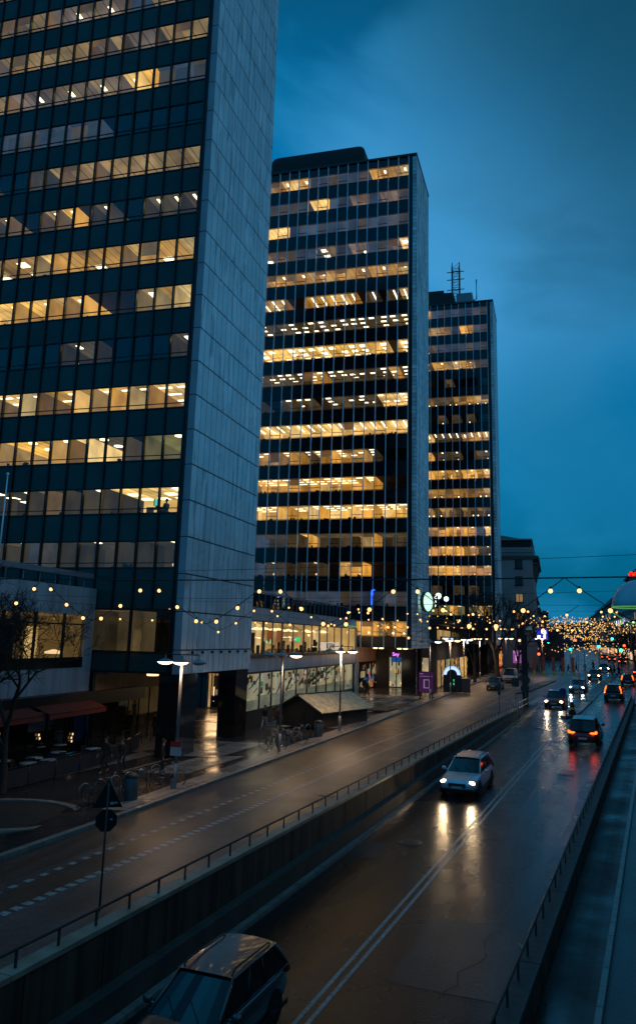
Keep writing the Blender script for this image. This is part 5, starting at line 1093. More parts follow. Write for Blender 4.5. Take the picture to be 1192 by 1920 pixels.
traffic_light(-2.6, 150, 4.0, 'red traffic light over the far left crossing', 'red', .24)
# magenta poster, purple poster, arch kiosk, market hut
def poster(x, y, z0, w, h, leg, label, lit, rz=0):
    r0 = thing('poster_stand', label, 'advertising poster', (x, y, z0), rz); mb = MB(); mb.box(-w/2-.06, w/2+.06, -.14, .14, leg-.06, leg+h+.06); 
    for x_ in (-w/2+.1, w/2-.1): mb.box(x_-.05, x_+.05, -.06, .06, 0, leg)
    mb.build('frame', dark_frame, r0)
    mb = MB(); mb.box(-w/2, w/2, -.17, -.145, leg, leg+h); mb.build('poster', emis('poster_magenta', (.42, .12, .42), .6) if lit else emis('poster_purple', (.07, .016, .09), .55), r0)
    mb = MB(); f_ = [(-.1*w, .12*w, .14*h, .18*h), (-.1*w, .12*w, .56*h, .60*h)]
    m_ = emis('poster_white', (.85, .7, .9), 1.0) if lit else emis('poster_lilac', (.35, .28, .42), .6); o_ = .08*w
    for (a, b, c, d) in ((-.18*w, .28*w, .20*h, .24*h), (-.18*w, .28*w, .60*h, .64*h), (-.18*w, -.10*w, .20*h, .64*h), (.20*w, .28*w, .20*h, .64*h), (-.44*w, .44*w, .78*h, .80*h), (-.44*w, -.2*w, .90*h, .93*h)): mb.box(a, b, -.19, -.172, leg+c, leg+d, 0)
    mb.build('poster_drawing', m_, r0)
p = ST(82.2, -22.9); poster(p.x, p.y, pz(82.2, -22.9), 1.5, 2.05, .75, 'purple poster stand with a white phone outline beside the middle tower columns', False)
p = ST(136, -21.5); poster(-5.9, 137, 2.1, 1.35, 2.1, 1.9, 'glowing magenta poster with a white outline beyond the parked van', True)
p = ST(93.5, -22.9); ak = thing('arch_kiosk', 'black kiosk with a glowing white-blue arch and green figures on its front', 'kiosk', (p.x, p.y, pz(93.5, -22.9)), R(4))
mb = MB(); n = 16; w = 1.02; mb.box(-w, w, -.45, .9, 0, 2.0); prof = [(w*math.cos(math.pi*i/n), 2.0+w*math.sin(math.pi*i/n)) for i in range(n+1)]
mb.face([(x, -.45, z) for x, z in prof]); mb.face([(x, .9, z) for x, z in prof][::-1])
for a, b in zip(prof, prof[1:]): mb.face([(a[0], -.45, a[1]), (a[0], .9, a[1]), (b[0], .9, b[1]), (b[0], -.45, b[1])])
mb.build('body', mat('kiosk_black', (.01, .01, .011), .3), ak)
mb = MB()
for i in range(n): 
    a, b = math.pi*i/n, math.pi*(i+1)/n; mb.face([(1.0*math.cos(a), -.48, 2.0+1.0*math.sin(a)), (1.0*math.cos(b), -.48, 2.0+1.0*math.sin(b)), (.62*math.cos(b), -.48, 2.0+.62*math.sin(b)), (.62*math.cos(a), -.48, 2.0+.62*math.sin(a))])
mb.build('arch_light', emis('arch_white', (.42, .60, 1.0), 1.5), ak)
mb = MB()
for i in range(1, 15):
    a = math.pi*(i+.5)/16; mb.box(.9*math.cos(a)-.025, .9*math.cos(a)+.025, -.50, -.485, 1.96+.9*math.sin(a), 2.05+.9*math.sin(a))
mb.build('arch_lettering', mat('arch_letters', (.03, .06, .35), .5), ak)
mb = MB()
for (x, z) in ((.2, 1.35), (.2, .95)): mb.tube([(x-.07, -.47, z+.1), (x+.08, -.47, z+.08), (x-.05, -.47, z-.02), (x+.07, -.47, z-.1)], .03, 5)
mb.build('green_figures', emis('green_digits', (.03, .9, .25), 1.6), ak)
mb = MB(); mb.box(1.05, 2.1, -.3, .7, 0, 1.6); mb.build('side_cabinet', sgd, ak)
# market hut: boarded walls, steep corrugated roof
a0 = Vector((-17.47, 61.2, 0)); hut = thing('market_hut', 'closed wooden market hut with a corrugated lamp-lit roof', 'market hut', (a0.x, a0.y, pz(60, -24)+.0), 0)
p0 = ST(57.8, -22.9)-a0; 
hw_, hl, he, hr = 1.9, 6.6, 1.3, 2.3
Mh = Matrix.Rotation(R(-19), 4, 'Z')
mb = MB(); T = lambda x, y, z: Mh @ Vector((x, y, z))
def hbox(mb, x0, x1, y0, y1, z0, z1, m=0): mb.box(x0, x1, y0, y1, z0, z1, m, Mh)
hbox(mb, -hw_, hw_, -hl/2, hl/2, 0, he)
for y in (-hl/2, hl/2): mb.face([T(-hw_, y, he), T(hw_, y, he), T(0, y, hr-.12)] if y < 0 else [T(hw_, y, he), T(-hw_, y, he), T(0, y, hr-.12)])
mb.build('wall', mat('boards_dark', (.035, .022, .016), .7, noise=.3, nscale=4), hut)
mb = MB()
for k in range(int(hl/.2)): hbox(mb, hw_+.002, hw_+.02, -hl/2+k*.2, -hl/2+k*.2+.17, .05, he-.02)
for k in range(17): hbox(mb, -hw_+k*.2+.02, -hw_+k*.2+.19, -hl/2-.02, -hl/2-.002, .05, he)
mb.build('boarding', mat('boards_brown', (.05, .028, .018), .7, noise=.3, nscale=4, island=.3), hut)
for sd in (1, -1):
    mb = MB(); ne = 120; ex = 2.3; ez = he-.17
    vs = []; 
    for i in range(ne+1):
        y = -hl/2-.35+(hl+.7)*i/ne; off = .055*math.cos(i*math.pi*2/5)
        for q in (0, .5, 1): x = sd*ex*q; z = hr+(ez-hr)*q; vs.append(T(x+sd*.5*off, y, z+.85*off))
    mb.mesh(vs, [(i*3+j, i*3+j+1, (i+1)*3+j+1, (i+1)*3+j) for i in range(ne) for j in range(2)], 0, True); mb.build('roof', mat('corrugated_sheet', (.50, .42, .27), .40, noise=.3, nscale=2.5, spec=.4), hut)
mb = MB(); mb.tube([T(0, -hl/2-.4, hr+.04), T(0, hl/2+.4, hr+.04)], .07, 6)
for y in (-hl/2-.36, hl/2+.36): mb.tube([T(-2.3, y, he-.17), T(0, y, hr), T(2.3, y, he-.17)], .05, 5)
mb.build('ridge', mat('ridge_dark', (.012, .02, .03), .5), hut)
# litter bin, bicycle hoops, trolley-like rack
def bin_(s, t, label):
    p = ST(s, t); r0 = thing('litter_bin', label, 'litter bin', (p.x, p.y, pz(s, t)), 0); mb = MB(); mb.lathe([(.27, 0), (.29, .1), (.29, .88), (.25, .92)], (0, 0, 0), 16); mb.build('body', mat('bin_grey', (.06, .065, .07), .5), r0)
    mb = MB(); mb.lathe([(.30, .9), (.28, 1.0), (.12, 1.08), (.001, 1.09)], (0, 0, 0), 16); mb.build('lid', black, r0)
bin_(51.2, -21.85, 'round grey litter bin at the end of the bicycle hoops'); bin_(29.5, -21.2, 'dim round litter bin beside the near bicycles')
hoopm = mat('hoop_steel', (.22, .21, .20), .3, .85)
def hoop(p, rz_, label, grp):
    r0 = thing('bicycle_hoop', label, 'bicycle stand', p, rz_, grp); mb = MB(); mb.tube([(-.3, 0, 0), (-.3, 0, .62)] + [(-.3*math.cos(a), 0, .62+.3*math.sin(a)) for a in [R(x) for x in (15, 40, 65, 90, 115, 140, 165)]] + [(.3, 0, .62), (.3, 0, 0)], .03, 8); mb.build('tube', hoopm, r0); return r0
names_ = ['first', 'second', 'third', 'fourth', 'fifth', 'sixth']
for k in range(6):
    s, t = 27.8+k*1.0, -22.3; hoop(ST(s, t, pz(s, t)), R(-7+80), names_[k]+' bicycle hoop from the left of the near row beside the nearest lamp', 'near row of bicycle hoops')
for k in range(6):
    s, t = 45.2+k*1.0, -22.2; hoop(ST(s, t, pz(s, t)), R(-7+80), names_[k]+' bicycle hoop from the left of the row before the market hut', 'bicycle hoops before the market hut')
# bicycles
tyre = mat('tyre', (.012, .012, .012), .7); chrome = mat('chrome', (.5, .5, .5), .2, 1)
def bicycle(p, rz_, col, label, grp, basket=False):
    r0 = thing('bicycle', label, 'bicycle', p, rz_, grp); fm = mat('bike_%s' % col[0], col[1], .35, .3)
    for x in (-.52, .52):
        mb = MB(); mb.tube([(x+.34*math.cos(a), 0, .35+.34*math.sin(a)) for a in [2*math.pi*i/24 for i in range(25)]], .018, 6, cap=False); w = mb.build('wheel', tyre, r0)
        mb = MB(); mb.tube([(x+.315*math.cos(a), 0, .35+.315*math.sin(a)) for a in [2*math.pi*i/24 for i in range(25)]], .009, 4, cap=False)
        for k in range(10): a = 2*math.pi*k/10; mb.tube([(x, 0, .35), (x+.31*math.cos(a), 0, .35+.31*math.sin(a))], .003, 3)
        mb.build('rim', chrome, w)
    mb = MB()
    for a, b in (((-.52, 0, .35), (-.08, 0, .30)), ((-.52, 0, .35), (-.2, 0, .78)), ((-.08, 0, .30), (-.2, 0, .85)), ((-.08, 0, .30), (.36, 0, .74)), ((-.19, 0, .80), (.34, 0, .84)), ((.32, 0, .95), (.52, 0, .35))): mb.tube([a, b], .017, 6)
    mb.build('frame', fm, r0)
    mb = MB(); mb.tube([(.31, 0, .95), (.29, 0, 1.05)], .014); mb.tube([(.15, -.28, 1.06), (.29, -.2, 1.07), (.32, 0, 1.05), (.29, .2, 1.07), (.15, .28, 1.06)], .013); mb.build('handlebar', chrome, r0)
    mb = MB(); mb.ball((-.23, 0, .93), .1, 8, 0, (1.35, .8, .4)); mb.tube([(-.2, 0, .85), (-.22, 0, .92)], .014); mb.build('saddle', black, r0)
    mb = MB(); mb.tube([(-.08, -.06, .3), (-.08, .06, .3)], .03); mb.tube([(-.08, .07, .3), (.06, .1, .22)], .01); mb.tube([(-.08, -.07, .3), (-.2, -.1, .4)], .01); mb.box(.02, .12, .07, .15, .21, .23); mb.box(-.25, -.16, -.15, -.07, .4, .42); mb.tube([(-.52, .02, .38), (-.08, .03, .34)], .006, 4); mb.build('crank', black, r0)
    if basket: mb = MB(); mb.box(.42, .68, -.16, .16, .78, 1.0); mb.build('basket', mat('basket', (.1, .1, .1), .6), r0)
cols = {'dark': (.03, .03, .035), 'blue': (.03, .05, .10), 'pale': (.30, .30, .30), 'green': (.02, .07, .04)}
for i, (s, t, rz_, c, lb, bk_) in enumerate(((28.6, -22.0, 76, 'dark', 'dark bicycle at the left end of the near hoops, front wheel toward the kerb', False), (30.6, -22.2, 104, 'green', 'dim green bicycle leaning among the near hoops', True), (32.9, -21.6, 68, 'pale', 'bicycle at the right end of the near hoops, bright rim catching the light', False))):
    bicycle(ST(s, t, pz(s, t)), R(rz_-60), (c, cols[c]), lb, 'bicycles parked at the near hoops', bk_)
for i, (s, t, rz_, c, lb, bk_) in enumerate(((44.6, -22.0, 18, 'dark', 'leftmost dark bicycle beside the second lamp pole', False), (46.0, -22.3, 40, 'blue', 'bluish bicycle at the hoops by the second lamp', True), (46.9, -21.7, 25, 'pale', 'pale bicycle in the middle of the hoops before the market hut', False), (48.6, -22.2, 50, 'dark', 'dark bicycle just left of the litter bin', False))):
    bicycle(ST(s, t, pz(s, t)), R(rz_), (c, cols[c]), lb, 'bicycles parked before the market hut', bk_)
p = ST(72.5, -23.6); rk = thing('bicycle_rack', 'long grey bicycle rack with sloping slots between the hut and the purple poster', 'bicycle rack', (p.x, p.y, pz(72.5, -23.6)), -TH)
mb = MB()
for x in (-.9, .9): mb.tube([(x, -4.2, .35), (x, 4.2, .35)], .04, 6); mb.tube([(x, -4.2, .75), (x, 4.2, .75)], .03, 6)
for k in range(16): y = -4.1+k*.55; mb.tube([(-1.0, y, .05), (-.9, y, .7), (-.2, y+.2, .85), (.0, y+.2, .3), (.3, y+.2, .9), (.95, y, .72), (1.0, y, .05)], .03, 5)
mb.build('rack_frame', hoopm, rk); mb = MB(); mb.box(-1.0, 1.0, -4.3, 4.3, .0, .10); mb.build('base', sgd, rk)
# cafe terrace: tables, chairs, barrier fence
tblm = mat('table_top', (.35, .36, .40), .3); 
tl = ['at the far left of the terrace', 'second from the left along the shop front', 'under the awning edge', 'left in the middle row', 'centre of the terrace', 'alone at the right end by the blue screen', 'nearest the terrace fence', 'near the fence, right of the nearest one', 'low at the left edge']
cafe = [(35.1, -33.1), (36.5, -32.7), (37.6, -32.2), (33.5, -30.2), (35.5, -30.4), (37.4, -29.6), (32.2, -29.4), (33.4, -29.2), (32.1, -30.9)]
def chair(p, rz_, label):
    r0 = thing('cafe_chair', label, 'chair', p, rz_, 'dark cafe chairs on the terrace'); mb = MB(); mb.box(-.2, .2, -.2, .2, .43, .46); mb.build('seat', black, r0); mb = MB(); mb.box(-.2, .2, .18, .21, .5, .85); mb.build('backrest', black, r0)
    for x in (-.18, .18):
        for y in (-.18, .18): mb = MB(); mb.tube([(x, y, 0), (x*.95, y*.95, .44)], .014, 5); mb.build('leg', dark_frame, r0)
    return r0
ch0 = None
for i, (s, t) in enumerate(cafe):
    z = pz(s, t); r0 = thing('cafe_table', 'round pale cafe table '+tl[i], 'table', ST(s, t, z), 0, 'round cafe tables on the terrace')
    mb = MB(); mb.lathe([(.001, .72), (.42, .72), (.43, .74), (.42, .76), (.001, .765)], (0, 0, 0), 24); mb.build('tabletop', tblm, r0)
    mb = MB(); mb.tube([(0, 0, .02), (0, 0, .72)], .035); mb.lathe([(.22, 0), (.22, .02), (.03, .05)], (0, 0, 0), 14); mb.build('pedestal', dark_frame, r0)
    for k in range(2):
        a = R(40+180*k+i*25); lb = 'dark chair %s of the cafe table %s' % (('right', 'left')[k], tl[i]); pp = ST(s, t, z)+Vector((.62*math.cos(a), .62*math.sin(a), 0))
        if ch0 is None: ch0 = chair(pp, a-R(90), lb)
        else: copy_tree(ch0, loc=pp, rot=a-R(90), label=lb)
fe = thing('terrace_fence', 'low dark barrier fence with cloth panels round the cafe terrace', 'fence', (0, 0, 0)); ring = [(29, -28.0), (34.5, -28.1), (38.6, -28.6), (42.5, -30.2)]
mb = MB(); mp2 = MB()
for (a, b) in zip(ring, ring[1:]):
    n = max(1, int(math.hypot(a[0]-b[0], a[1]-b[1])/1.5))
    for k in range(n):
        q0, q1 = k/n, (k+1)/n; s0, t0, s1_, t1_ = a[0]+(b[0]-a[0])*q0, a[1]+(b[1]-a[1])*q0, a[0]+(b[0]-a[0])*q1, a[1]+(b[1]-a[1])*q1
        A, B = ST(s0, t0, pz(s0, t0)), ST(s1_, t1_, pz(s1_, t1_)); mb.tube([A, A+Vector((0, 0, 1.0))], .03, 6); mb.tube([A+Vector((0, 0, .98)), B+Vector((0, 0, .98))], .02, 5)
        z1, z2 = Vector((0, 0, .12)), Vector((0, 0, .9)); mp2.face([A+z1, B+z1, B+z2, A+z2])
mb.build('frame', dark_frame, fe); mp2.build('panel', mat('cloth_dark', (.018, .018, .022), .9), fe)
fe = thing('handrail_fence', 'thin dark railing before the dim passage under the nearest tower', 'fence', (0, 0, 0)); mb = MB()
for k in range(9): mb.tube([(-25.3, 44.3+k*1.2, .5), (-25.3, 44.3+k*1.2, 1.55)], .025, 5)
for z in (1.0, 1.52): mb.tube([(-25.3, 44.3, z), (-25.3, 53.9, z)], .02, 5)
mb.build('rail', dark_frame, fe)
# ------------------------------------------------------------------ vehicles
car_glass = mat('car_glass', (.008, .012, .016), .05, spec=.9); rubber = mat('rubber', (.012, .012, .012), .7); alloy = mat('alloy', (.28, .28, .30), .3, .8); trim = mat('black_trim', (.012, .012, .013), .4)
head_w = emis('headlight_warm', (1.0, .66, .32), 42.0, False); head_c = emis('headlight_cold', (.85, .95, 1.0), 40.0, False)
tail_o = emis('tail_light', (1.0, .10, .01), 5.0, False); plate_m = mat('number_plate', (.45, .45, .42), .5); unlit_lens = mat('unlit_lens', (.3, .32, .34), .08, spec=.8); red_lens = mat('red_lens', (.25, .01, .01), .15)
KIND = {
 'estate': dict(L=4.6, W=1.82, H=1.46, belt=.93, hood=.89, nose=.68, g=(-.485, -.40, .00, .185)),
 'sedan':  dict(L=4.6, W=1.80, H=1.44, belt=.91, hood=.88, nose=.62, g=(-.37, -.23, .05, .20)),
 'hatch':  dict(L=4.0, W=1.72, H=1.46, belt=.92, hood=.90, nose=.64, g=(-.48, -.36, .05, .23)),
 'suv':    dict(L=4.6, W=1.88, H=1.66, belt=1.05, hood=1.02, nose=.74, g=(-.48, -.36, .04, .21)),
 'van':    dict(L=4.8, W=1.90, H=1.92, belt=1.10, hood=1.04, nose=.72, g=(-.49, -.47, .17, .31)),
}
def car(kind, paint_c, label, p, heading, lights='off', rails=False, tail='bar', cat='car', spot=True, cold=False, metal=.5, scale=1.0, group=None, pitch=0.0):
    K = KIND[kind]; L_, W_, H, belt, hood, nose = K['L'], K['W'], K['H'], K['belt'], K['hood'], K['nose']; w = W_/2
    name = 'parked_car' if lights == 'off' and cat == 'car' else ('van' if cat == 'van' else 'car')
    r0 = thing(name, label, cat, p, heading, group or 'vehicles on the street'); r0.rotation_euler = (0, pitch, heading); r0.scale = (scale,)*3
    pm = mat('paint_%s' % ('_'.join('%02d' % int(c*99) for c in paint_c)), paint_c, .28, metal, coat=.8, noise=.06, nscale=2)
    st = [(-.500, .42, .66*belt, .70), (-.490, .34, .84*belt, .86), (-.45, .27, .97*belt, .94), (-.36, .22, belt, .985), (-.2, .20, belt, 1), (0, .20, belt*.995, 1), (.14, .20, belt*.985, 1),
          (.22, .20, hood, .99), (.32, .21, hood*.955, .98), (.41, .24, hood*.89, .95), (.455, .27, (hood+nose)/2*.97, .90), (.485, .30, nose, .82), (.50, .36, nose*.88, .66)]
    mb = MB(); ring = []
    for (x, zb, zd, ww) in st:
        hw = w*ww; zm = zb+(zd-zb)*.55
        half = [(0, zb), (hw*.80, zb), (hw*.965, zb+.07), (hw*.995, zb+(zd-zb)*.35), (hw, zm), (hw*.985, zd-.13*(zd-zb)-.02), (hw*.94, zd-.025), (hw*.80, zd+.0), (hw*.4, zd+.015), (0, zd+.02)]
        ring.append([(x*L_, y, z) for y, z in half] + [(x*L_, -y, z) for y, z in half[-2:0:-1]])
    n = len(ring[0]); vs = [q for r_ in ring for q in r_]
    fs = [(i*n+k, (i+1)*n+k, (i+1)*n+(k+1) % n, i*n+(k+1) % n) for i in range(len(ring)-1) for k in range(n)] + [tuple(range(n)), tuple((len(ring)-1)*n+k for k in range(n))[::-1]]
    mb.mesh(vs, fs, 0, True); bd = mb.build('body', pm, r0); md = bd.modifiers.new('s', 'SUBSURF'); md.levels = 1; md.render_levels = 1
    xd, xc, xb, xa = [q*L_ for q in K['g']]; wb, wt = w*.90, w*.70; zt = H-.045; zb = belt-.03
    # greenhouse glass
    xm = (xb+xc)/2; wtm = wt*1.03
    mb = MB(); gm = []
    for sd in (1, -1):
        q = [(xd, sd*wb*.95, zb), (xa, sd*wb*.97, zb), (xb, sd*wt*.97, zt), (xc, sd*wt*.95, zt)]; mb.face(q if sd > 0 else q[::-1])
    nW = 6
    def curved(x0, z0, y0, x1, z1, y1, bulge):
        for i in range(nW):
            a, b = -1+2*i/nW, -1+2*(i+1)/nW; f = lambda t: bulge*(1-t*t)
            mb.face([(x0+f(a), a*y0, z0), (x0+f(b), b*y0, z0), (x1+f(b)*.6, b*y1, z1), (x1+f(a)*.6, a*y1, z1)], 0, True)
    curved(xa, zb, wb*.97, xb, zt, wt*.97, .13); curved(xd, zb, wb*.95, xc, zt, wt*.95, -.08)
    mb.build('windows', car_glass, r0)
    # roof shell and pillars in body colour
    mb = MB(); ns, nn = 10, 8; vs = []
    for i in range(ns+1):
        x = xc-.04+(xb+.05-xc+.04)*i/ns; q = i/ns; crown = .035*math.sin(math.pi*min(1, max(0, .08+.84*q)))
        for j in range(nn+1):
            a = -1+2*j/nn; vs.append((x+.06*(1-a*a)*(q-.5)*1.6, a*(wt+.015), zt+.012+crown+.035*(1-abs(a)**3)))
    mb.mesh(vs, [(i*(nn+1)+j, (i+1)*(nn+1)+j, (i+1)*(nn+1)+j+1, i*(nn+1)+j+1) for i in range(ns) for j in range(nn)], 0, True)
    for a in (0, nn): 
        e0, e1 = vs[a], vs[ns*(nn+1)+a]; mb.tube([(e0[0], e0[1], e0[2]-.01), (e1[0], e1[1], e1[2]-.01)], .028, 6)
    for sd in (1, -1):
        mb.tube([(xa+.02, sd*wb*.97, zb), (xb+.02, sd*wt*.99, zt+.01)], .034, 6); mb.tube([(xd-.0, sd*wb*.95, zb), (xc-.01, sd*wt*.97, zt+.01)], .055, 6)
    if kind == 'van':
        for sd in (1, -1): q = [(xd+.03, sd*(wb*.96+.01), zb), (.02*L_, sd*(wb*.97+.01), zb), (.0*L_, sd*(wt*.99+.01), zt), (xc+.03, sd*(wt*.97+.01), zt)]; mb.face(q if sd > 0 else q[::-1])
    mb.build('roof', pm, r0)
    mb = MB()
    for sd in (1, -1):
        for fx in ((.35, .62) if kind != 'van' else (.9,)):
            xl = xd+(xa-xd)*fx; xu = xc+(xb-xc)*(fx*1.05-.03); mb.tube([(xl, sd*wb*.975, zb), (xu, sd*wt*.98, zt)], .03, 5)
        mb.tube([(xd, sd*(wb+.012), belt-.005), (xa, sd*(wb+.012), belt-.005)], .016, 5)
        mb.box(-.44*L_, .43*L_, sd*w*.985-.012, sd*w*.985+.012, .20, .30)
    mb.box(-.5*L_-.01, -.5*L_+.05, -w*.62, w*.62, .32, .47)
    mb.build('trim', trim, r0)
    for sd in (1, -1):
        mb = MB(); mb.ball((xa-.28, sd*(w+.13), belt+.06), .12, 8, 0, (.6, 1, .75)); mb.tube([(xa-.24, sd*w*.9, belt), (xa-.27, sd*(w+.06), belt+.03)], .03, 5); mb.build('mirror', pm, r0)
        for fx in (-.30, .315):
            x = fx*L_
            mb = MB(); mb.lathe([(.001, -.11), (.2, -.11), (.30, -.10), (.325, -.06), (.325, .06), (.30, .10), (.2, .11), (.001, .11)], (x, sd*(w-.13), .325), 20, 0, True, Matrix.Rotation(R(90), 4, 'X')); wh = mb.build('wheel', rubber, r0)
            mb = MB(); M_ = Matrix.Rotation(R(90), 4, 'X')
            yy = sd*(w-.13)+sd*.112; mb.lathe([(.001, 0), (.05, 0)], (x, yy, .325), 10, 0, False, M_)
            for k in range(5):
                a = 2*math.pi*k/5; mb.tube([(x+.03*math.cos(a), yy, .325+.03*math.sin(a)), (x+.2*math.cos(a), yy, .325+.2*math.sin(a))], .025, 4)
            mb.tube([(x+.205*math.cos(a), yy, .325+.205*math.sin(a)) for a in [2*math.pi*i/20 for i in range(21)]], .018, 4, cap=False); mb.build('rim', alloy, wh)
            mb = MB(); mb.lathe([(.001, 0), (.365, 0)], (x, sd*(w*.998+.002), .345), 20, 0, False, M_); mb.build('wheel_arch', black, r0)
    # front: lamps, grille, plate
    zh = nose*.97; on = lights == 'front'; hm = (head_c if cold else head_w) if on else unlit_lens
    for sd in (1, -1):
        mb = MB(); mb.ball((.462*L_, sd*w*.72, zh), .10, 10, 0, (1.1, 1.75, .85) if not on else (1.1, 1.5, .9)); h = mb.build('headlight', trim if not on else hm, r0)
        if not on: h.data.materials.clear(); h.data.materials.append(unlit_lens)
        mb = MB()
        if tail == 'bar': mb.ball((-.488*L_, sd*w*.70, belt*.86), .10, 10, 0, (.6, 2.3, .55)); mb.ball((-.475*L_, sd*w*.86, belt*.90), .09, 8, 0, (.8, .9, 1.2))
        else: mb.tube([(-.475*L_, sd*w*.86, belt*.80), (xd-.02, sd*wb*.92, zb+.12), (xc*.55+xd*.45, sd*wt*.99, zt-.10)], .055, 8)
        mb.build('tail_light', tail_o if lights == 'rear' else red_lens, r0)
    mb = MB(); mb.box(.485*L_, .507*L_, -w*.44, w*.44, nose*.70, nose*.92); mb.box(.48*L_, .505*L_, -w*.62, w*.62, .25, .37); mb.box(.48*L_, .509*L_, -w*.46, w*.46, nose*.925, nose*.955, 1)
    for k in range(3): mb.box(.507*L_, .510*L_, -w*.42, w*.42, nose*.74+k*.045, nose*.75+k*.045, 1)
    mb.box(.47*L_, .512*L_, -w*.80, w*.80, .385, .41)
    mb.build('grille', [trim, chrome], r0)
    mb = MB(); mb.box(.505*L_, .515*L_, -.26, .26, .42, .53); mb.build('number_plate', plate_m, r0)
    mb = MB(); mb.box(-.515*L_, -.502*L_, -.26, .26, .52, .63); mb.build('number_plate', plate_m, r0)
    if rails:
        for sd in (1, -1): mb = MB(); mb.tube([(xc+.1, sd*wt*.9, zt+.03), (xc+.2, sd*wt*.9, zt+.10), (xb-.15, sd*wt*.9, zt+.12), (xb-.03, sd*wt*.9, zt+.04)], .02, 6); mb.build('roof_rail', trim, r0)
    mb = MB()
    for y0 in (-.12, .42): mb.tube([(xa+.10, y0, zb+.02), ((xa+xb)/2+.17, y0-.42, (zb+zt)/2-.02)], .012, 4)
    mb.build('wiper', trim, r0)
    if on and spot:
        for sd in (1, -1):
            ld = bpy.data.lights.new('headlight_beam', 'SPOT'); ld.energy = 70; ld.color = (.85, .95, 1) if cold else (1, .7, .4); ld.spot_size = R(75); ld.spot_blend = .8; ld.shadow_soft_size = .09
            lo = bpy.data.objects.new('headlight_beam', ld); COL.objects.link(lo); lo.parent = r0; lo.location = (.50*L_+.10, sd*w*.72, zh); lo.rotation_euler = (0, R(-90+9), 0)
    if lights == 'rear' and spot:
        for sd in (1, -1):
            ld = bpy.data.lights.new('tail_glow', 'POINT'); ld.energy = 5; ld.color = (1, .05, .02); ld.shadow_soft_size = .08
            lo = bpy.data.objects.new('tail_glow', ld); COL.objects.link(lo); lo.parent = r0; lo.location = (-.53*L_, sd*w*.7, belt*.86)
    return r0
TO, AW = math.atan2(-U.y, -U.x), math.atan2(U.y, U.x)
PT, PA = -math.atan(.034), math.atan(.034)
def road_p(s, t): return ST(s, t, rz(s)+.01)
car('estate', (.07, .08, .085), 'dark blue-grey estate car with roof rails in the near bottom corner', road_p(15.7, -9.05), TO, 'off', True, scale=1.0, pitch=-PT*0-.034*-1)
car('estate', (.66, .70, .76), 'silver estate car with lit headlights coming up to the camera, alone in mid road', road_p(42.0, -9.5), TO, 'front', True, scale=1.05, pitch=.034)
car('suv', (.045, .012, .012), 'dark red car with L-shaped orange tail lights driving away beside the right wall', road_p(60.0, -5.15), AW, 'rear', scale=1.08, pitch=-.034)
car('hatch', (.42, .02, .015), 'red hatchback with round headlights beside the median tip', road_p(82.6, -9.75), TO, 'front', spot=True, scale=1.08, pitch=.015)
car('sedan', (.35, .42, .50), 'pale blue-white car with glaring cold headlights behind the red hatchback', road_p(104.5, -9.6), TO, 'front', cold=True, scale=1.06)
car('suv', (.015, .017, .02), 'black car with tall curved tail lights driving away past the median', road_p(94.3, -4.9), AW, 'rear', tail='tall', spot=False, scale=1.05)
car('sedan', (.07, .045, .04), 'brownish car with warm headlights, third of the oncoming row', road_p(133.5, -9.7), TO, 'front', spot=False, scale=1.05)
car('hatch', (.12, .20, .30), 'small blue car with warm headlights at the back of the oncoming row', road_p(165, -10.2), TO+.08, 'front', spot=False, scale=1.05)
car('hatch', (.07, .015, .015), 'dark maroon car with tall tail lights ahead of the black one', road_p(122.0, -4.4), AW, 'rear', tail='tall', spot=False, scale=1.05)
car('estate', (.05, .06, .09), 'dark car with tail lights cut by the right edge of the photo', road_p(148, -3.6), AW+.05, 'rear', spot=False)
car('hatch', (.03, .03, .035), 'small far dark car with tail lights under the green traffic light', road_p(215, -9.0), AW+.1, 'rear', spot=False, scale=1.1)
car('suv', (.03, .02, .02), 'far dark car with tail lights right of the green traffic light', road_p(205, -4.0), AW+.1, 'rear', spot=False, scale=1.1)
fc = [(236, -12.5, 'small far car behind the two dark ones, tail lights merging'), (262, -10.5, 'far car with tail lights under the garland net'), (262, -16.0, 'far car left of its neighbour under the garland net'), (300, -14.0, 'tiny far car near the vanishing point'), (185, -1.5, 'far dark car at the right edge beyond the barrier sign')]
for k, (s_, t_, lb_) in enumerate(fc): car('hatch', (.03+.01*k, .03, .03), lb_, road_p(s_, t_), AW+.1, 'rear', spot=False, scale=1.15)
car('sedan', (.05, .045, .04), 'dark sedan parked at the kerb with amber lamp glints on its bonnet', ST(102.8, -19.6, gz(102.8)-.11), TO+.06, 'off')
car('van', (.42, .38, .42), 'white van parked behind the dark sedan', ST(118, -20.3, gz(118)-.11), TO+.06, 'off', cat='van', metal=0)
car('sedan', (.10, .09, .10), 'dim parked car just beyond the white van', ST(127, -20.4, gz(127)-.11), TO+.06, 'off')
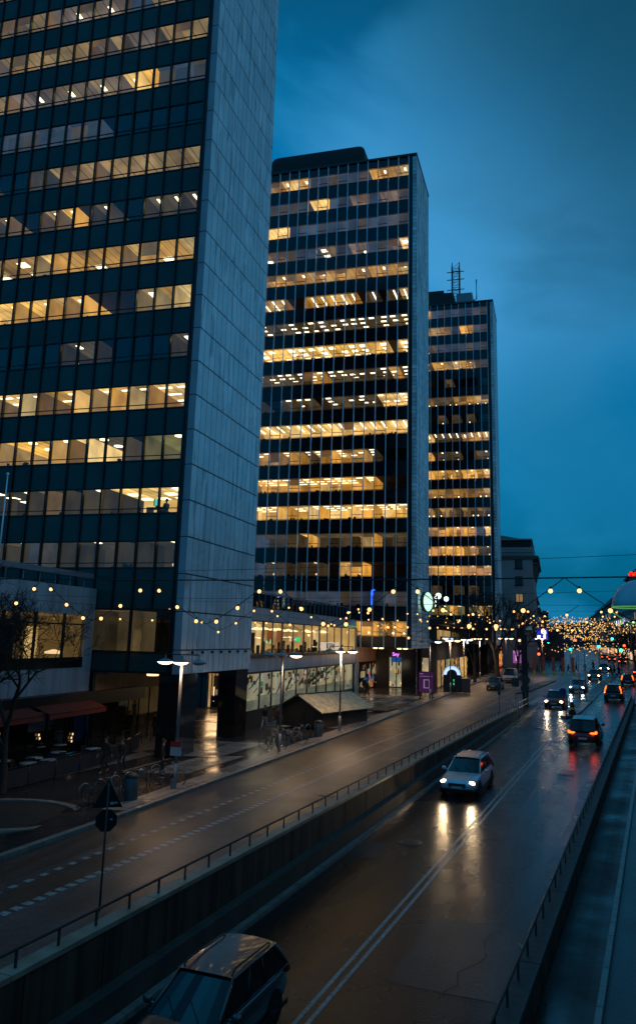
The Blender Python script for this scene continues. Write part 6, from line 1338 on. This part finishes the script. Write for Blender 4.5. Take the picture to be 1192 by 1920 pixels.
# ------------------------------------------------------------------ people
skin_m = mat('skin', (.30, .17, .12), .6); hair_m = mat('hair', (.02, .013, .009), .7)
def skin_obj(name, verts, edges, rad, m, root, sub=1):
    me = bpy.data.meshes.new(name); me.from_pydata(verts, edges, []); o = bpy.data.objects.new(name, me); COL.objects.link(o)
    sk = o.modifiers.new('skin', 'SKIN'); ss = o.modifiers.new('sub', 'SUBSURF'); ss.levels = sub; ss.render_levels = sub
    for i, r_ in enumerate(rad): v = me.skin_vertices[0].data[i]; v.radius = r_ if isinstance(r_, tuple) else (r_, r_); v.use_root = (i == 0)
    bpy.context.view_layer.update()
    m2 = bpy.data.meshes.new_from_object(o.evaluated_get(bpy.context.evaluated_depsgraph_get())); bpy.data.objects.remove(o, do_unlink=True)
    for p_ in m2.polygons: p_.use_smooth = True
    m2.materials.clear(); m2.materials.append(m); o = bpy.data.objects.new(name, m2); COL.objects.link(o)
    if root: o.parent = root
    return o
def person(pose, coat, legs, label, p, rz_, h=1.75, coatlen=.75, held=None):
    r0 = thing('person', label, 'person', p, rz_, None); k = h/1.75; r0.scale = (k,)*3
    V_, E_, Rr = [], [], []
    def v(x, y, z, r_): V_.append((x, y, z)); Rr.append(r_); return len(V_)-1
    def e(a, b): E_.append((a, b))
    seat = pose == 'sit'; sw = {'walk': .26, 'walk2': -.24, 'stand': .03, 'sit': 0, 'phone': .02}[pose]   # +y is forward
    pz_ = .95 if not seat else .50
    pel = v(0, 0, pz_, (.13, .10)); bel = v(0, .0, pz_+.17, (.12, .09)); che = v(0, .01, pz_+.38, (.145, .105)); nk0 = v(0, .0, pz_+.53, (.06, .055)); nk1 = v(0, .015, pz_+.60, .05)
    e(pel, bel); e(bel, che); e(che, nk0); e(nk0, nk1)
    hd = [v(0, .03, pz_+.655, (.062, .075)), v(0, .025, pz_+.71, (.076, .09)), v(0, .02, pz_+.77, (.07, .085)), v(0, .01, pz_+.815, .04)]
    e(nk1, hd[0]); e(hd[0], hd[1]); e(hd[1], hd[2]); e(hd[2], hd[3])
    hands = []; arms = []; lg = []
    for sd in (1, -1):
        a = sw*sd; sh = v(sd*.185, 0, pz_+.47, .055)
        if pose in ('phone', 'sit') and sd == 1 or pose == 'sit': el = v(sd*.23, .06, pz_+.22, .045); wr = v(sd*.13, .30, pz_+.28, .03); hn = v(sd*.09, .37, pz_+.31, (.035, .018))
        else: el = v(sd*.235, -a*.3-.02, pz_+.19, .043); wr = v(sd*.25, -a*.9+.03, pz_-.03, .030); hn = v(sd*.245, -a*1.05+.05, pz_-.11, (.035, .02))
        e(che, sh); e(sh, el); e(el, wr); e(wr, hn); hands.append((hn, wr)); arms.append((sh, el, wr))
        hp = v(sd*.09, 0, pz_-.06, .085)
        if seat: kn = v(sd*.11, .42, pz_-.02, .062); an = v(sd*.11, .44, pz_-.42, .042); to = v(sd*.11, .60, pz_-.47, .035)
        else:
            kn = v(sd*.095, a*.55+.03, .50, .06); back = a < -.1
            an = v(sd*.10, a*1.15-(.06 if back else 0), .10+(.06 if back else 0), .04); to = v(sd*.11, a*1.15+.15-(.05 if back else 0), .035+(.02 if back else 0), (.042, .03))
        e(pel, hp); e(hp, kn); e(kn, an); e(an, to); lg.append((hp, kn, an))
    # five separate fingers on each hand
    for hn, wr in hands:
        H_, W_ = Vector(V_[hn]), Vector(V_[wr]); d = (H_-W_).normalized(); sd_ = Vector((0, 1, 0)) if abs(d.z) > .5 else Vector((1, 0, 0)); sd_ = (sd_-d*sd_.dot(d)).normalized(); inn = d.cross(sd_)
        for q, (off, ln) in enumerate(((-.028, .060), (-.010, .074), (.009, .070), (.027, .054))):
            b = H_+sd_*off+d*.012; m1 = b+d*ln*.55; t_ = m1+(d*.8+inn*.35).normalized()*ln*.5; i1, i2, i3 = v(*b, .0095), v(*m1, .009), v(*t_, .0075); e(hn, i1); e(i1, i2); e(i2, i3)
        b = W_+d*.03+sd_*-.03; t_ = b+(d*.7-sd_*.6).normalized()*.045; i1, i2 = v(*b, .012), v(*t_, .009); e(hn, i1); e(i1, i2)
    body = skin_obj('body', V_, E_, Rr, skin_m, r0)
    # face details joined on as small features of the head
    mb = MB(); hz = pz_+.715
    mb.ball((0, .125, hz-.005), .018, 6, 0, (.8, 1, 1.3)); 
    for sd in (1, -1): mb.ball((sd*.082, .02, hz), .022, 6, 0, (.4, .8, 1.2))
    for sd in (1, -1): mb.ball((sd*.032, .108, hz+.02), .011, 6, 1)
    mb.box(-.025, .025, .098, .112, hz-.047, hz-.040, 2); mb.build('face', [skin_m, black, mat('lips', (.2, .06, .05), .6)], r0)
    mb = MB(); mb.ball((0, -.005, pz_+.745), .098, 12, 0, (.92, 1.08, 1.02)); mb.build('hair', hair_m, r0)
    # coat: jacket surface a little outside the body, with sleeves and hem
    VV, EE, RR = [], [], []
    def c(i, gr, dz=0): VV.append((V_[i][0], V_[i][1], V_[i][2]+dz)); r_ = Rr[i]; r_ = r_ if isinstance(r_, tuple) else (r_, r_); RR.append((r_[0]+gr, r_[1]+gr)); return len(VV)-1
    a, b, d_, f = c(pel, .035), c(bel, .035), c(che, .035), c(nk0, .022, -.01); EE += [(a, b), (b, d_), (d_, f)]
    if not seat and coatlen > .5: q = c(pel, .045, -.24); EE.append((a, q))
    for (sh, el, wr) in arms: x, y, z = c(sh, .02), c(el, .018), c(wr, .014); EE += [(d_, x), (x, y), (y, z)]
    skin_obj('coat', VV, EE, RR, mat('cloth_%s' % coat[0], coat[1], .85, noise=.25, nscale=8), r0)
    VV.clear(); EE.clear(); RR.clear()
    a = c(pel, .012)
    for (hp, kn, an) in lg: x, y, z = c(hp, .014), c(kn, .016), c(an, .016, .03); EE += [(a, x), (x, y), (y, z)]
    skin_obj('trousers', VV, EE, RR, mat('cloth_%s' % legs[0], legs[1], .85, noise=.2, nscale=8), r0)
    return r0
BK, NV, RD, GY, PL, GN = ('black', (.014, .014, .015)), ('navy', (.02, .024, .04)), ('rust', (.14, .03, .02)), ('grey', (.08, .08, .085)), ('pale', (.30, .29, .30)), ('green', (.02, .05, .045))
def pp(s, t): return ST(s, t, pz(s, t)+.015)
person('walk', BK, PL, 'person in a black jacket and pale trousers walking by the lit shop windows', pp(54.0, -27.4), R(170))
person('walk2', RD, BK, 'person in a rust-red jacket close behind the second lamp pole', pp(54.4, -26.5), R(150))
person('walk', BK, BK, 'lone person in black walking past the far corner of the pavilion', pp(82.5, -29.6), R(-100), 1.8)
person('walk2', BK, BK, 'left one of two people walking together beside the cafe terrace fence', pp(35.0, -26.9), R(160), 1.8)
person('walk', BK, NV, 'right one of two people walking together beside the near hoops', pp(35.3, -26.1), R(175), 1.72)
person('stand', BK, BK, 'person in a long dark coat standing just left of the nearest lamp pole', pp(35.3, -23.6), R(-60), 1.75)
person('phone', BK, NV, 'person in black looking at a phone in the dim passage under the nearest tower', pp(46.5, -31.9), R(-40), 1.75)
person('walk', BK, BK, 'dark person half hidden behind the far black column of the nearest tower', pp(52.9, -29.6), R(100), 1.78)
for i, (s, t, a, c_) in enumerate(((97, -27.2, 60, PL), (98.5, -26.4, -120, GY))): person('walk', c_, BK, ('person in a pale coat between the arch kiosk and the middle tower columns', 'person in grey near the arch kiosk, right of the one in the pale coat')[i], pp(s, t), R(a), 1.75)
# office worker at a desk, lit window of the nearest tower
wz = 14.45
wk = person('sit', GN, BK, 'person in green sitting at a desk behind the lowest bright window of the nearest tower', (X1-2.05, Y1+.95, wz), R(75), 1.75)
dk = thing('office_desk', 'office desk with a glowing computer screen behind the lowest bright window', 'desk', (X1-2.75, Y1+.95, wz)); mb = MB(); mb.box(-.5, .5, -.4, .5, .70, .74); mb.box(-.48, -.44, -.4, .5, 0, .7); mb.box(.44, .48, -.4, .5, 0, .7); mb.build('desktop', sgd, dk)
mb = MB(); mb.box(-.06, .0, -.3, .35, .86, 1.28); mb.box(-.05, .05, -.04, .04, .74, .9); sc_ = mb.build('monitor', black, dk); mb = MB(); mb.box(.001, .01, -.28, .33, .88, 1.26); mb.box(-.07, -.061, -.28, .33, .88, 1.26); mb.build('screen', emis('monitor_glow', (.15, .75, .62), .9), sc_)
# far crossing crowd: dark walkers
r_ = random.Random(9); base = person('walk', BK, NV, 'x', (0, 0, 0), 0); base2 = person('walk2', BK, BK, 'x', (0, 0, 0), 0)
desc = ['left kerb of the crossing', 'left kerb, a step behind the first', 'crossing near the red bars', 'crossing beyond the red bars', 'crossing just past the light box pole', 'by the boxy kiosk', 'crossing between lamp and median', 'middle of the crossing', 'right of the middle of the crossing', 'near the far blue car', 'waiting on the median', 'beside the one waiting on the median', 'third waiting on the median', 'last of the group on the median', 'stepping off the median', 'right end of the crossing', 'far behind the group', 'far left under the garlands', 'by the bare tree']
spots = [(140, -19.5), (141, -18.6), (148, -17.6), (149, -16.4), (150, -15.4), (152, -17), (155, -14.5), (158, -13.2), (160, -11.8), (172, -11.0), (141, -7.6), (142, -7.2), (143, -7.9), (144.5, -7.3), (146, -6.6), (150, -6.9), (175, -13), (160, -24), (128, -24.5)]
for i, (s, t) in enumerate(spots):
    o = base if i == 0 else base2 if i == 1 else copy_tree(base if i % 2 == 0 else base2)
    o.location = ST(s, t, gz(s)-.1+(.13 if -8.3 < t < -7 or s < 142 and t < -18 else 0)); o.rotation_euler = (0, 0, R(r_.choice([80, -100, 60, -70]))); o.scale = (r_.uniform(.95, 1.04),)*3
    o['label'] = 'dark-clothed walker ' + desc[i]; o['group'] = 'people on the far crossing'
# ------------------------------------------------------------------ bare trees
bark = mat('bark', (.030, .022, .017), .9, noise=.3, nscale=6)
def tree(label, p, H, seed, spread=1.0, levels=6, r0_=.16, twig=.007, lean=(0, 0), fork=.28, group='bare winter trees'):
    r_ = random.Random(seed); root = thing('bare_tree', label, 'tree', p, 0, group); trunk, crown = MB(), MB()
    def grow(a, d, ln, r, lv):
        pts = [a]; dd = d.copy(); n = 3
        for i in range(n): dd = (dd+Vector((r_.uniform(-.12, .12), r_.uniform(-.12, .12), r_.uniform(-.02, .12)))).normalized(); pts.append(pts[-1]+dd*ln/n)
        (trunk if lv == 0 else crown).tube(pts, r, 7 if lv < 2 else 4 if lv < 4 else 3, 0, False, True, max(twig*.7, r*.68))
        if lv >= levels: return
        k = 3 if lv < 3 else r_.choice([2, 3, 3])
        for q in range(k):
            ang = r_.uniform(.35, .75)*spread; az = r_.uniform(0, 6.283) if lv else q*6.283/k+r_.uniform(-.4, .4)
            x = dd.cross(Vector((0, 0, 1))); x = x.normalized() if x.length > .05 else Vector((1, 0, 0)); y = dd.cross(x)
            nd = (dd*math.cos(ang)+(x*math.cos(az)+y*math.sin(az))*math.sin(ang)); nd.z += .10; nd.normalize()
            st_ = pts[-1] if q < 2 else pts[2]
            grow(st_, nd, ln*r_.uniform(.66, .86), max(twig, r*.60), lv+1)
    grow(Vector((0, 0, 0)), Vector((lean[0], lean[1], 1)).normalized(), H*fork, r0_, 0)
    trunk.build('trunk', bark, root); crown.build('crown', bark, root)
tree('large bare tree spreading its twigs over the cafe at the left edge', ST(28.8, -27.6, .2), 13.0, 21, 1.35, 8, .19, .012, (.02, -.02), .22)
tree('second bare tree behind the large one, mostly out of the photo on the left', ST(26, -31.0, .1), 11.5, 5, 1.15, 7, .17, .010)
tree('tall dark bare tree beside the third tower gable, behind the parked cars', ST(121, -22.6, gz(121)), 13.5, 31, .9, 6, .38, .03, (0, 0), .30)
tree('bare tree just left of the tall dark one near the orange shops', ST(113, -24.4, gz(113)), 10, 33, .8, 5, .28, .03)
tree('bare tree with loose twigs against the grey apartment block', ST(131, -21.4, gz(131)), 12, 37, 1.0, 6, .25, .03)
tree('distant bare tree beside the light box pole', ST(150, -20.0, gz(150)), 10, 41, .9, 5, .22, .035)
for i, (x, y) in enumerate(((17.5, 190), (18, 214), (18.5, 240), (-2, 232))): tree(['dark bare street tree on the far right pavement, nearest one', 'dark bare street tree on the far right pavement, middle one', 'dark bare street tree on the far right pavement, last one', 'dark bare street tree left of the far carriageway'][i], (x, y, gz(y)), 9, 50+i, 1.0, 5, .22, .04)
# hedge tubs along the shops beyond the kiosk
for i, (s, t) in enumerate(((104, -26.5), (108, -26.6), (112, -26.8))):
    p = ST(s, t); r0 = thing('planter', ['planter with dark shrubs nearest the arch kiosk', 'middle planter with dark shrubs', 'planter with dark shrubs by the bare tree'][i], 'planter', (p.x, p.y, pz(s, t)), -TH, 'planters beyond the arch kiosk'); mb = MB(); mb.box(-.45, .45, -1.6, 1.6, 0, .6); mb.build('tub', sgd, r0)
    mb = MB(); rr_ = random.Random(i)
    for k in range(420):
        c = Vector((rr_.gauss(0, .28), rr_.uniform(-1.6, 1.6), .75+rr_.uniform(-.2, .45))); a = Vector([rr_.uniform(-1, 1) for _ in range(3)]).normalized()*.09; b = a.cross(Vector((rr_.uniform(-1, 1), 1, .3))).normalized()*.06; mb.face([c-a, c+b, c+a, c-b])
    mb.build('shrub', mat('shrub_leaf', (.02, .035, .015), .7), r0)
# small litter on the wet road
lt = MB(); rr_ = random.Random(4)
for (s, t) in ((37.5, -13.5), (41, -14.2), (52, -17.6), (60, -18.2), (23.4, -3.9)):
    z = (gz(s)-.10) if t < -12 else rz(s)+.012
    for k in range(4): c = ST(s+rr_.uniform(-.1, .1), t+rr_.uniform(-.1, .1), z+.015); a = R(rr_.uniform(0, 180)); d = Vector((math.cos(a), math.sin(a), .1))*.06; e_ = Vector((-math.sin(a), math.cos(a), .2))*.05; lt.face([c-d, c+e_, c+d, c-e_])
o = lt.build('litter', mat('litter', (.35, .33, .30), .7)); tag(o, 'scraps of pale litter lying on the wet road', 'litter', None, 'stuff')

# manhole covers in the wet carriageways
for i, (s, t) in enumerate(((31.5, -9.4), (48, -5.3), (34.5, -14.2), (58, -18.6), (66, -9.2))):
    p = ST(s, t, (rz(s) if t > -11.5 else gz(s)-.12)+.006); r0 = thing('manhole_cover', ['round iron manhole cover in the oncoming lane below the silver car', 'round iron manhole cover in the right lane behind the dark red car', 'round manhole cover between the handrail and the near dashed line', 'round manhole cover near the kerb before the market hut', 'far round manhole cover in the oncoming lane'][i], 'manhole cover', p, 0, 'manhole covers in the roads')
    mb = MB(); mb.lathe([(.36, 0), (.34, .012), (.001, .014)], (0, 0, 0), 24, 0, False); mb.build('lid', mat('cast_iron', (.03, .028, .027), .35, .7, bump=.6, bscale=40), r0); mb = MB(); mb.lathe([(.44, .0), (.44, .01), (.37, .01)], (0, 0, 0), 24, 0, False); mb.build('frame', kerbm, r0)

# repair patches and tar-sealed cracks (different asphalt, a few millimetres proud)
pm_ = wet('patch_asphalt', (0.020, 0.019, 0.019), .38, .08, .8, 12); tar = mat('tar_seal', (.004, .004, .004), .22)
pt = MB(); rr_ = random.Random(12)
for (s0, s1, t0, t1) in ((20, 24.5, -6.6, -3.9), (46, 52, -10.9, -9.0), (63, 66, -6.4, -4.2), (29, 31, -11.2, -9.9)): stripe(pt, s0, s1, t0, t1, lambda s: rz(s)+.004, 1.5)
o = pt.build('road_patch', pm_); o['kind'] = 'structure'
pt = MB()
for (s0, s1, t0, t1) in ((27, 30, -14.9, -13.1), (43, 47, -19.4, -18.2), (64, 67, -15.4, -13.4)): stripe(pt, s0, s1, t0, t1, lambda s: gz(s)-.112, 1.5)
o = pt.build('road_patch', asph_dark); o['kind'] = 'structure'
ck = MB()
for k in range(9):
    s_, t_ = rr_.uniform(14, 62), rr_.uniform(-11, -3.6); prev = (s_, t_)
    for i in range(rr_.randint(6, 14)):
        nx = (prev[0]+rr_.uniform(.25, .7), prev[1]+rr_.uniform(-.22, .22))
        if not -11.2 < nx[1] < -3.3: break
        a, b = prev, nx; w_c = .018; zf = lambda q: rz(q)+.008
        ck.face([ST(a[0], a[1]-w_c, zf(a[0])), ST(a[0], a[1]+w_c, zf(a[0])), ST(b[0], b[1]+w_c, zf(b[0])), ST(b[0], b[1]-w_c, zf(b[0]))]); prev = nx
stripe(ck, -5, 71, -11.15, -11.10, lambda s: rz(s)+.008, 2)
o = ck.build('road_crack_seal', tar); o['kind'] = 'structure'
